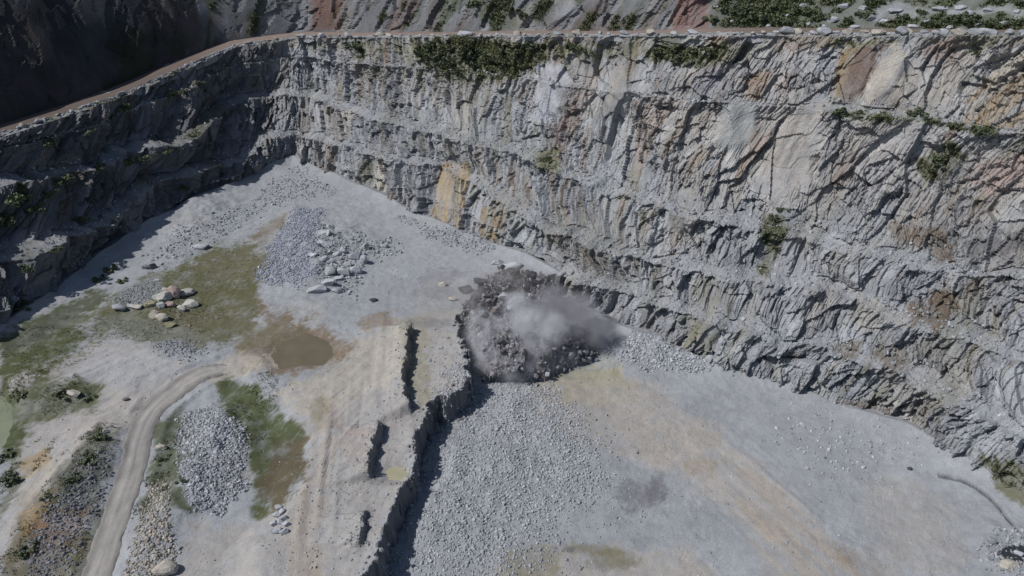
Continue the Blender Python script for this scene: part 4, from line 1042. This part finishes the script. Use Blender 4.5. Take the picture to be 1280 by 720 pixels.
for (x, y, w, l) in [
    (447, 60, 20, 'lone dark bush under the rim near the pit corner'), (437, 57, 12, 'small bush touching the lone bush at the pit corner'), (712, 60, 18, 'sparse bush above the smooth bluish slab'), (728, 63, 12, 'low bush beside the sparse one above the slab'),
    (749, 66, 14, 'bush above the cream and pink rib'), (822, 62, 20, 'left bush of the group above the fluted face'), (846, 72, 22, 'lowest bush of the group above the fluted face'), (868, 62, 22, 'wide bush in the middle of the fluted face group'),
    (888, 64, 20, 'right bush of the group above the fluted face'), (905, 58, 10, 'tiny bush right of the fluted face group'), (1048, 52, 14, 'small bush at the brink above the blue grey buttress'), (1062, 54, 10, 'tuft like bush left of the dark brown slab'),
    (1222, 66, 16, 'shrub on the face below the rim at the right'), (155, 136, 26, 'round bush below the rim road on the shaded side'), (215, 118, 16, 'small bush below the rim near the road bend'), (232, 114, 12, 'low bush right of the small bend bush'),
    (1052, 142, 20, 'left end bush on the upper grassy ledge'), (1075, 140, 14, 'low bush second along the upper grassy ledge'), (1145, 143, 20, 'tallest bush in the middle of the upper grassy ledge'), (1160, 150, 16, 'bush right of the tallest one on the ledge'),
    (1190, 156, 14, 'bush toward the right end of the grassy ledge'), (1232, 163, 14, 'small bush at the right end of the grassy ledge'), (1178, 200, 22, 'bush clinging to the face under the grassy ledge'), (1162, 212, 14, 'low bush beside the clinging bush on the face'),
    (965, 275, 14, 'greenish bush in the gully of the middle bench'), (975, 262, 12, 'upper bush in the gully of the middle bench'), (685, 200, 14, 'yellow green bush on the bench under the pink rib'), (1190, 385, 10, 'little bush above the brown hollow on the right'),
    (20, 250, 40, 'large overgrown bush on the left bench edge'), (45, 262, 26, 'second bush on the left bench edge'), (5, 275, 34, 'dark bush lowest on the left bench'), (60, 245, 16, 'small bush at the end of the left bench'),
    (160, 205, 20, 'bush on the middle shaded bench'), (125, 208, 16, 'low bush left on the middle shaded bench'), (100, 275, 18, 'bush on the lower shaded bench'), (135, 338, 20, 'bush at the foot of the shaded benches'), (150, 352, 14, 'small bush beside the foot of the benches'),
    (120, 350, 18, 'dark bush at the shadow edge on the floor'), (210, 610, 14, 'bush between haul road and crushed heap'), (205, 575, 18, 'weedy bush on the right verge of the road'), (228, 600, 14, 'bush touching the crushed stone heap'),
    (110, 575, 22, 'dark bush on the bank left of the haul road'), (125, 548, 20, 'upper bush on the bank left of the haul road'), (90, 600, 20, 'lower bush on the bank left of the haul road'), (75, 492, 18, 'green bush beside the pale boulder in weeds'), (110, 495, 16, 'bush at the right end of the weeds'),
    (25, 492, 20, 'bush at the bank of the pale pool'), (15, 600, 26, 'dark bush at the left edge low down'), (8, 570, 20, 'bush just below the pale pool'), (30, 690, 26, 'bush in the bottom left corner'), (60, 622, 16, 'bush at the head of the dark stones')]:
    shrub(x, y, w, l, hk=.8)
for (x, y, w, l) in [(35, 335, 22, 'bush on the lip of the lowest left bench'), (70, 312, 18, 'second bush along the lip of the lowest left bench'), (180, 196, 22, 'bush at the lit end of the middle left bench'), (205, 190, 16, 'low bush right on the middle left bench'),
                     (230, 236, 16, 'small bush on the lower left bench near the corner'), (85, 225, 24, 'broad bush on the middle left bench'), (60, 180, 20, 'bush high on the shaded left face'), (110, 165, 18, 'bush under the rim on the far left face'), (250, 105, 14, 'small bush under the rim by the bend'), (30, 380, 26, 'dark bush at the foot of the far left face')]:
    shrub(x, y, w, l, hk=.7)
g = 'bushes on the scrubby hillside'
hs = [(890, 24, 20), (905, 12, 24), (925, 30, 20), (930, 14, 22), (945, 22, 28), (962, 10, 24), (972, 28, 20), (985, 30, 16), (995, 18, 20), (1015, 14, 22), (1022, 24, 16), (1045, 14, 16), (1060, 28, 16), (1075, 18, 16), (1128, 22, 18), (1150, 16, 14), (1165, 32, 20), (1180, 22, 24),
      (1200, 28, 22), (1218, 22, 18), (1240, 30, 20), (1250, 20, 14), (1268, 32, 18), (640, 12, 22), (655, 20, 16), (595, 8, 20), (1270, 4, 18), (1100, 4, 16)]
for i, (x, y, w) in enumerate(sorted(hs)):
    lm = [m for m in marks if m[0] <= x][-1]
    kk = sum(1 for q in sorted(hs)[:i] if lm[0] <= q[0])
    size = 'wide' if w >= 22 else ('mid sized' if w >= 17 else 'small'); where = 'by the road' if y > 22 else ('part way up' if y > 11 else 'high up')
    shrub(x, y, w, f"{size} dark hillside bush {where}, {ordn[kk]} right of {lm[1]}", g)


def grass(label, spots, seed, n_each, hgt=.5, name='grass'):
    """spots: photo ellipse cx, cy, rx, ry"""
    r = np.random.default_rng(seed); P = []
    for cx, cy, rx, ry, z in spots:
        c = unp(cx, cy, z); ex = abs((unp(cx + rx, cy, z) - c)[0]); ey = abs((unp(cx, cy - ry, z) - c)[1])
        a = r.uniform(0, 6.283, n_each); q = np.sqrt(r.uniform(0, 1, n_each))
        x, y = c[0] + ex * q * np.cos(a), c[1] + ey * q * np.sin(a)
        m = fbm(x * .3, y * .3, seed, 3) > -.15
        P.append(np.c_[x, y, H(x, y)][m])
    P = np.vstack(P); n = len(P)
    a = r.uniform(0, 6.283, (n, 4)); h = hgt * r.uniform(.5, 1.2, (n, 4))
    ca, sa = np.cos(a), np.sin(a); wv = .06
    b = P[:, None, :] + np.stack([ca * .12, sa * .12, 0 * a], -1)
    V = np.stack([b + np.stack([-sa * wv, ca * wv, 0 * a - .03], -1), b + np.stack([sa * wv, -ca * wv, 0 * a - .03], -1), b + np.stack([ca * h * .5, sa * h * .5, h], -1)], 2)
    o = link(name, mesh_from(name, V.reshape(-1, 3), np.arange(n * 12).reshape(-1, 3), M_GRASS))
    return tag(o, label, 'grass', kind='stuff')


grass('short olive grass on the moss flat', [(250, 350, 75, 40, 0), (200, 400, 80, 25, 0), (70, 430, 60, 35, 0)], 601, 1500, .16)
grass('rough grass and weeds by the haul road', [(315, 520, 30, 45, -2), (205, 580, 18, 60, -2)], 605, 700, .28)
grass('weeds around the pale pool and left bank', [(50, 495, 60, 22, -2), (15, 600, 25, 60, -2), (105, 580, 35, 50, -2), (50, 690, 55, 50, -2)], 609, 700, .3)

def weeds(label, P, seed, size, mat, name='weeds'):
    r = np.random.default_rng(seed); n = len(P)
    s_ = size * r.uniform(.5, 1.4, (n, 5)); a = r.uniform(0, 6.283, (n, 5)); ca, sa = np.cos(a), np.sin(a)
    b = P[:, None, :] + np.stack([ca * s_ * .3, sa * s_ * .3, 0 * a - .03], -1)
    w_ = s_ * .28
    V = np.stack([b + np.stack([-sa * w_, ca * w_, 0 * a], -1), b + np.stack([sa * w_, -ca * w_, 0 * a], -1), b + np.stack([ca * s_ * .7, sa * s_ * .7, s_ * .8], -1)], 2)
    o = link(name, mesh_from(name, V.reshape(-1, 3), np.arange(n * 15).reshape(-1, 3), mat))
    return tag(o, label, 'weeds', kind='stuff')


rr = np.random.default_rng(641)
fc = FACE_COL.reshape(-1, 3); gm = (fc[:, 1] > fc[:, 0] * 1.0) & (fc[:, 1] > fc[:, 2] * 1.35) & (wpx.ravel() > -30) & (wpx.ravel() < 1310)
k = np.nonzero(gm)[0]; k = rr.choice(k, min(5200, len(k)), replace=False)
weeds('low green weeds rooted along the overgrown edges of the rock face', W.reshape(-1, 3)[k], 642, .45, M_WEED)
hc = HILL_COL.reshape(-1, 3); gm = (hc[:, 1] > hc[:, 0] * 1.0) & (hc[:, 1] > hc[:, 2] * 1.3) & (upx.ravel() > 250) & (upx.ravel() < 1320) & (upy.ravel() > -15)
k = np.nonzero(gm)[0]; k = rr.choice(k, min(5200, len(k)), replace=False)
weeds('low scrubby undergrowth covering the slope above the rim road', Q.reshape(-1, 3)[k] + rr.normal(0, .25, (len(k), 3)) * [1, 1, 0], 643, .6, M_WEED)

# ------------------------------------------------------------------ the blast
def blast_heap():
    n = 150
    ctr = unp(655, 425, LOW)
    a = np.linspace(-1, 1, n)
    X, Y = np.meshgrid(a, a)
    wx, wy = X * 20 + ctr[0] - 1.0, Y * 20 + ctr[1] + 4.0
    P0 = np.stack([wx, wy, wx * 0 + 1], -1)
    px, py, _ = proj(P0)
    out = [(566, 392), (592, 358), (616, 338), (650, 328), (684, 342), (704, 366), (725, 385), (752, 408), (748, 428), (700, 440), (672, 462), (640, 468), (606, 462), (590, 430)]
    dd = sdf(px, py, out)
    m = sst(-6, 16, dd + 7 * fbm(wx * .3, wy * .3, 701, 3))
    _r = 3.4 * np.exp(-(((px - 680) / 26) ** 2 + ((py - 368) / 22) ** 2))
    hump = _r + 7.5 * np.exp(-(((px - 625) / 56) ** 2 + ((py - 372) / 38) ** 2)) + 3.2 * np.exp(-(((px - 655) / 60) ** 2 + ((py - 425) / 32) ** 2)) + 2.6 * np.exp(-(((px - 720) / 30) ** 2 + ((py - 412) / 22) ** 2))
    w1, w2, w3_ = worley(wx / 3.8, wy / 3.8, 711), worley(wx / 1.3, wy / 1.3, 721), worley(wx / .6, wy / .6, 731)
    zz = LOW - 1.5 + m * (3.0 + hump + 3.6 * (w1[0] - .5) + 2.4 * w1[3] * (w1[1] - .5) + 1.3 * (w2[0] - .5) + .55 * (w3_[0] - .5)) + .5 * m * fbm(wx / 2, wy / 2, 741, 3)
    c = np.ones(P0.shape) * np.array([.155, .15, .16])
    c *= (1 + .7 * (w2[1] - .5) + .4 * (w3_[1] - .5) + .4 * fbm(wx / 5, wy / 5, 743, 3))[..., None]
    o = link('blast_heap', mesh_from('blast_heap', np.stack([wx, wy, zz], -1).reshape(-1, 3), grid_faces(n, n), M_FACE, np.clip(c, .03, .4).reshape(-1, 3)))
    tag(o, 'dark heaving mass of freshly blasted rock at the bench end', 'rock heap', kind='stuff')
    r = np.random.default_rng(751)
    k = np.nonzero((m.ravel() > .35))[0]; k = np.concatenate([r.choice(k, 2000), r.choice(np.nonzero((m.ravel() > .02) & (m.ravel() < .6))[0], 700)])
    P = np.stack([wx, wy, zz], -1).reshape(-1, 3)[k]
    P[:, 2] += .1 + r.exponential(.35, len(P)); P[:, :2] += r.normal(0, .4, (len(P), 2))
    s = .3 + 1.1 * r.random(len(P)) ** 3
    t = np.where(r.random((len(P), 1)) < .82, 1.0, 2.1)
    rb = rubble('dark rock fragments churning over the blast heap', P, s, np.array([.2, .2, .215]), 752, spread=.3)
    return o, (wx, wy, zz)


bh, (bx, by, bzz) = blast_heap()
ALLP = np.vstack([ALLP, np.stack([bx, by, bzz], -1).reshape(-1, 3)]); apx, apy, adep = proj(ALLP)
for (x, y, w, h, l, c) in [
    (628, 372, 9, 8, 'pale tumbling block near the blast heap crest', PALE), (637, 386, 8, 7, 'light block in the middle of the blast heap', PALE * .9), (620, 389, 8, 8, 'brown grey block left of the heap middle', PINK * .8),
    (609, 396, 9, 7, 'dark block on the left flank of the heap', DARK * .7), (597, 426, 8, 7, 'dark block over the left dust skirt', DARK * .8), (625, 428, 10, 8, 'dark angular block low on the heap', DARK * .9),
    (650, 412, 7, 6, 'grey block left of the central dust column', GREY), (665, 440, 8, 6, 'block at the foot of the central dust column', DARK), (675, 394, 7, 9, 'dark pointed rock flung up in the pale dust', DARK * .5),
    (645, 341, 16, 10, 'dark jagged block on top of the blast heap', DARK * .8), (664, 344, 12, 9, 'second jagged block on the heap top right', DARK * .7), (600, 352, 14, 8, 'dark jagged block on the upper left of heap', DARK * .8), (582, 362, 14, 9, 'dark torn slab at the left shoulder of heap', DARK * .8),
    (709, 432, 9, 6, 'dark block on the right foot of the heap', DARK * .7), (722, 430, 8, 6, 'neighbouring dark block on the right foot', DARK * .8), (736, 427, 9, 7, 'rightmost dark block under the dust wing', DARK * .7), (718, 405, 5, 5, 'pale fragment inside the right dust wing', PALE)]:
    boulder(x, y, w, h, l, c, 'blocks thrown up by the blast', name='flung_rock', cat='rock', lift=.4, seed=int(x * 13 + y))


def dust(name, label, blobs, colr, dens, seed, scale=.28, thr=(.42, .75), aniso=.2):
    """a closed puff: several balls merged by a field, filled with uneven dust"""
    vs, fs, off = [], [], 0
    bm = bmesh.new()
    for (c, r) in blobs:
        t = bmesh.ops.create_icosphere(bm, subdivisions=3, radius=1)
        for v in t['verts']: v.co = Vector((v.co.x * r[0] + c[0], v.co.y * r[1] + c[1], v.co.z * r[2] + c[2]))
    h = bmesh.ops.convex_hull(bm, input=list(bm.verts)); bmesh.ops.delete(bm, geom=list({e for e in h['geom_interior'] + h['geom_unused'] if isinstance(e, bmesh.types.BMVert)}), context='VERTS')
    hull = set(h['geom']); bmesh.ops.delete(bm, geom=[f for f in bm.faces if f not in hull], context='FACES')
    me = bpy.data.meshes.new(name); bm.to_mesh(me); bm.free()
    m = bpy.data.materials.new(name + '_air'); m.use_nodes = True
    nt = m.node_tree; N, Lk = nt.nodes, nt.links
    N.remove(N['Principled BSDF'])
    pv = N.new('ShaderNodeVolumePrincipled'); pv.inputs['Color'].default_value = (*colr, 1); pv.inputs['Anisotropy'].default_value = aniso
    tc = N.new('ShaderNodeTexCoord'); n = N.new('ShaderNodeTexNoise'); n.inputs['Scale'].default_value = scale; n.inputs['Detail'].default_value = 5; n.inputs['Roughness'].default_value = .62; n.inputs['Distortion'].default_value = .6
    mp = N.new('ShaderNodeMapping'); mp.inputs['Location'].default_value = (seed, seed * .7, 0)
    Lk.new(tc.outputs['Object'], mp.inputs[0]); Lk.new(mp.outputs[0], n.inputs['Vector'])
    # soft falloff from the puff centres
    acc = None
    for (c, r) in blobs:
        sb = N.new('ShaderNodeVectorMath'); sb.operation = 'SUBTRACT'; sb.inputs[1].default_value = c; Lk.new(tc.outputs['Object'], sb.inputs[0])
        dv = N.new('ShaderNodeVectorMath'); dv.operation = 'DIVIDE'; dv.inputs[1].default_value = r; Lk.new(sb.outputs[0], dv.inputs[0])
        lg = N.new('ShaderNodeVectorMath'); lg.operation = 'LENGTH'; Lk.new(dv.outputs[0], lg.inputs[0])
        f = N.new('ShaderNodeMapRange'); f.interpolation_type = 'SMOOTHSTEP'; f.inputs[1].default_value = 1.0; f.inputs[2].default_value = .35; f.inputs[3].default_value = 0; f.inputs[4].default_value = 1; Lk.new(lg.outputs['Value'], f.inputs[0])
        if acc is None: acc = f.outputs[0]
        else:
            mx = N.new('ShaderNodeMath'); mx.operation = 'MAXIMUM'; Lk.new(acc, mx.inputs[0]); Lk.new(f.outputs[0], mx.inputs[1]); acc = mx.outputs[0]
    e = N.new('ShaderNodeMapRange'); e.inputs[1].default_value = thr[0]; e.inputs[2].default_value = thr[1]; e.inputs[3].default_value = .12; e.inputs[4].default_value = 1; Lk.new(n.outputs[0], e.inputs[0])
    mu = N.new('ShaderNodeMath'); mu.operation = 'MULTIPLY'; Lk.new(acc, mu.inputs[0]); Lk.new(e.outputs[0], mu.inputs[1])
    m2 = N.new('ShaderNodeMath'); m2.operation = 'MULTIPLY'; m2.inputs[1].default_value = dens; Lk.new(mu.outputs[0], m2.inputs[0])
    Lk.new(m2.outputs[0], pv.inputs['Density'])
    Lk.new(pv.outputs[0], N['Material Output'].inputs['Volume'])
    me.materials.append(m)
    return tag(link(name, me), label, 'dust', kind='stuff')


def at(px, py, z): return tuple(float(q) for q in unp(px, py, z))


dust('dust_cloud', 'pale dust column rising from the middle of the blast', [(at(668, 436, 0), (4.6, 4.6, 5.5)), (at(660, 405, 4), (6.6, 5.6, 5.0)), (at(686, 412, 3), (5.4, 4.8, 5.0)), (at(645, 380, 5), (4.4, 4, 4))], (.9, .91, .94), .8, 1.3, .42)
dust('dust_cloud', 'dark dust wing drifting right of the blast', [(at(710, 402, 2), (8.5, 6, 5.8)), (at(740, 415, 0), (6, 5, 4.4)), (at(692, 380, 4), (7, 5.5, 5)), (at(722, 384, 2), (6, 5, 4))], (.6, .6, .64), .9, 5.1)
dust('dust_cloud', 'pale dust skirt rolling out at the left front of the blast', [(at(616, 449, -1.5), (6, 5, 3.8)), (at(642, 458, -2), (5.6, 5, 3.4)), (at(604, 432, -.5), (4, 4.2, 3.6))], (.9, .91, .94), .95, 9.7, .4)
dust('dust_cloud', 'brown grey dust boiling over the crest of the blast', [(at(622, 355, 5), (9, 5.5, 4.0)), (at(655, 348, 5), (7.5, 5, 3.8)), (at(590, 372, 4), (5.4, 4.6, 3.8))], (.62, .6, .6), .45, 14.2, .4)
dust('dust_cloud', 'thin pale dust veil hanging over the whole blast', [(at(640, 415, 1), (16, 11, 8)), (at(710, 410, 1), (10, 8, 6))], (.85, .86, .9), .05, 33.1, .16)
dust('dust_cloud', 'low pale dust rolling along the front foot of the blast', [(at(672, 458, -3), (5, 3.6, 2.8)), (at(650, 466, -3.5), (5, 3.2, 2.4)), (at(700, 446, -3), (5, 3.4, 2.8)), (at(628, 462, -3), (4.4, 3.4, 2.6))], (.88, .89, .92), .85, 41.7, .45)
dust('dust_cloud', 'pale dust puff at the left shoulder of the blast', [(at(600, 400, 2), (3.6, 3.6, 3.6)), (at(618, 412, 2), (4, 3.8, 3.8)), (at(592, 420, 0), (3, 3.4, 3.4))], (.86, .87, .9), .6, 47.2, .5)
dust('dust_cloud', 'thin tan dust veil blowing over the platform', [(at(535, 385, 2), (9, 7, 3.0)), (at(552, 358, 2), (7, 6, 3.0))], (.75, .7, .64), .09, 19.9)

# ------------------------------------------------------------------ light, sky, camera
SUN_AZ, SUN_EL = math.atan2(-0.965, -0.22), R(49)             # azimuth measured from +Y towards +X
world = bpy.data.worlds.new('World'); scene.world = world; world.use_nodes = True
wn = world.node_tree; sky = wn.nodes.new('ShaderNodeTexSky'); sky.sky_type = 'NISHITA'; sky.sun_disc = False
sky.sun_elevation = SUN_EL; sky.sun_rotation = SUN_AZ; sky.altitude = 400; sky.dust_density = 1.2
wn.links.new(sky.outputs[0], wn.nodes['Background'].inputs[0]); wn.nodes['Background'].inputs[1].default_value = 0.068
sl = bpy.data.lights.new('sun', 'SUN'); sl.energy = 3.9; sl.angle = R(0.5); sl.color = (1.0, .965, .92)
so = bpy.data.objects.new('sun', sl); COL.objects.link(so)
to_sun = Vector((math.sin(SUN_AZ) * math.cos(SUN_EL), math.cos(SUN_AZ) * math.cos(SUN_EL), math.sin(SUN_EL)))
so.rotation_euler = to_sun.to_track_quat('Z', 'Y').to_euler(); so.location = (-60, 60, 150)
cam = bpy.data.cameras.new('camera'); cam.sensor_width = 36; cam.lens = FPX / 1280 * 36; cam.clip_end = 12000; cam.clip_start = .5
co = bpy.data.objects.new('camera', cam); COL.objects.link(co); co.location = (0, 0, CAMZ); co.rotation_euler = (math.pi / 2 - PITCH, 0, 0)
scene.camera = co
vs = scene.view_settings; vs.view_transform = 'Standard'; vs.look = 'None'; vs.exposure = 0.13; vs.gamma = 1; vs.use_curve_mapping = False
scene.render.engine = 'CYCLES'
scene.cycles.volume_bounces = 4; scene.cycles.max_bounces = 5; scene.cycles.diffuse_bounces = 3; scene.cycles.volume_step_rate = 1.0
scene.cycles.use_denoising = True
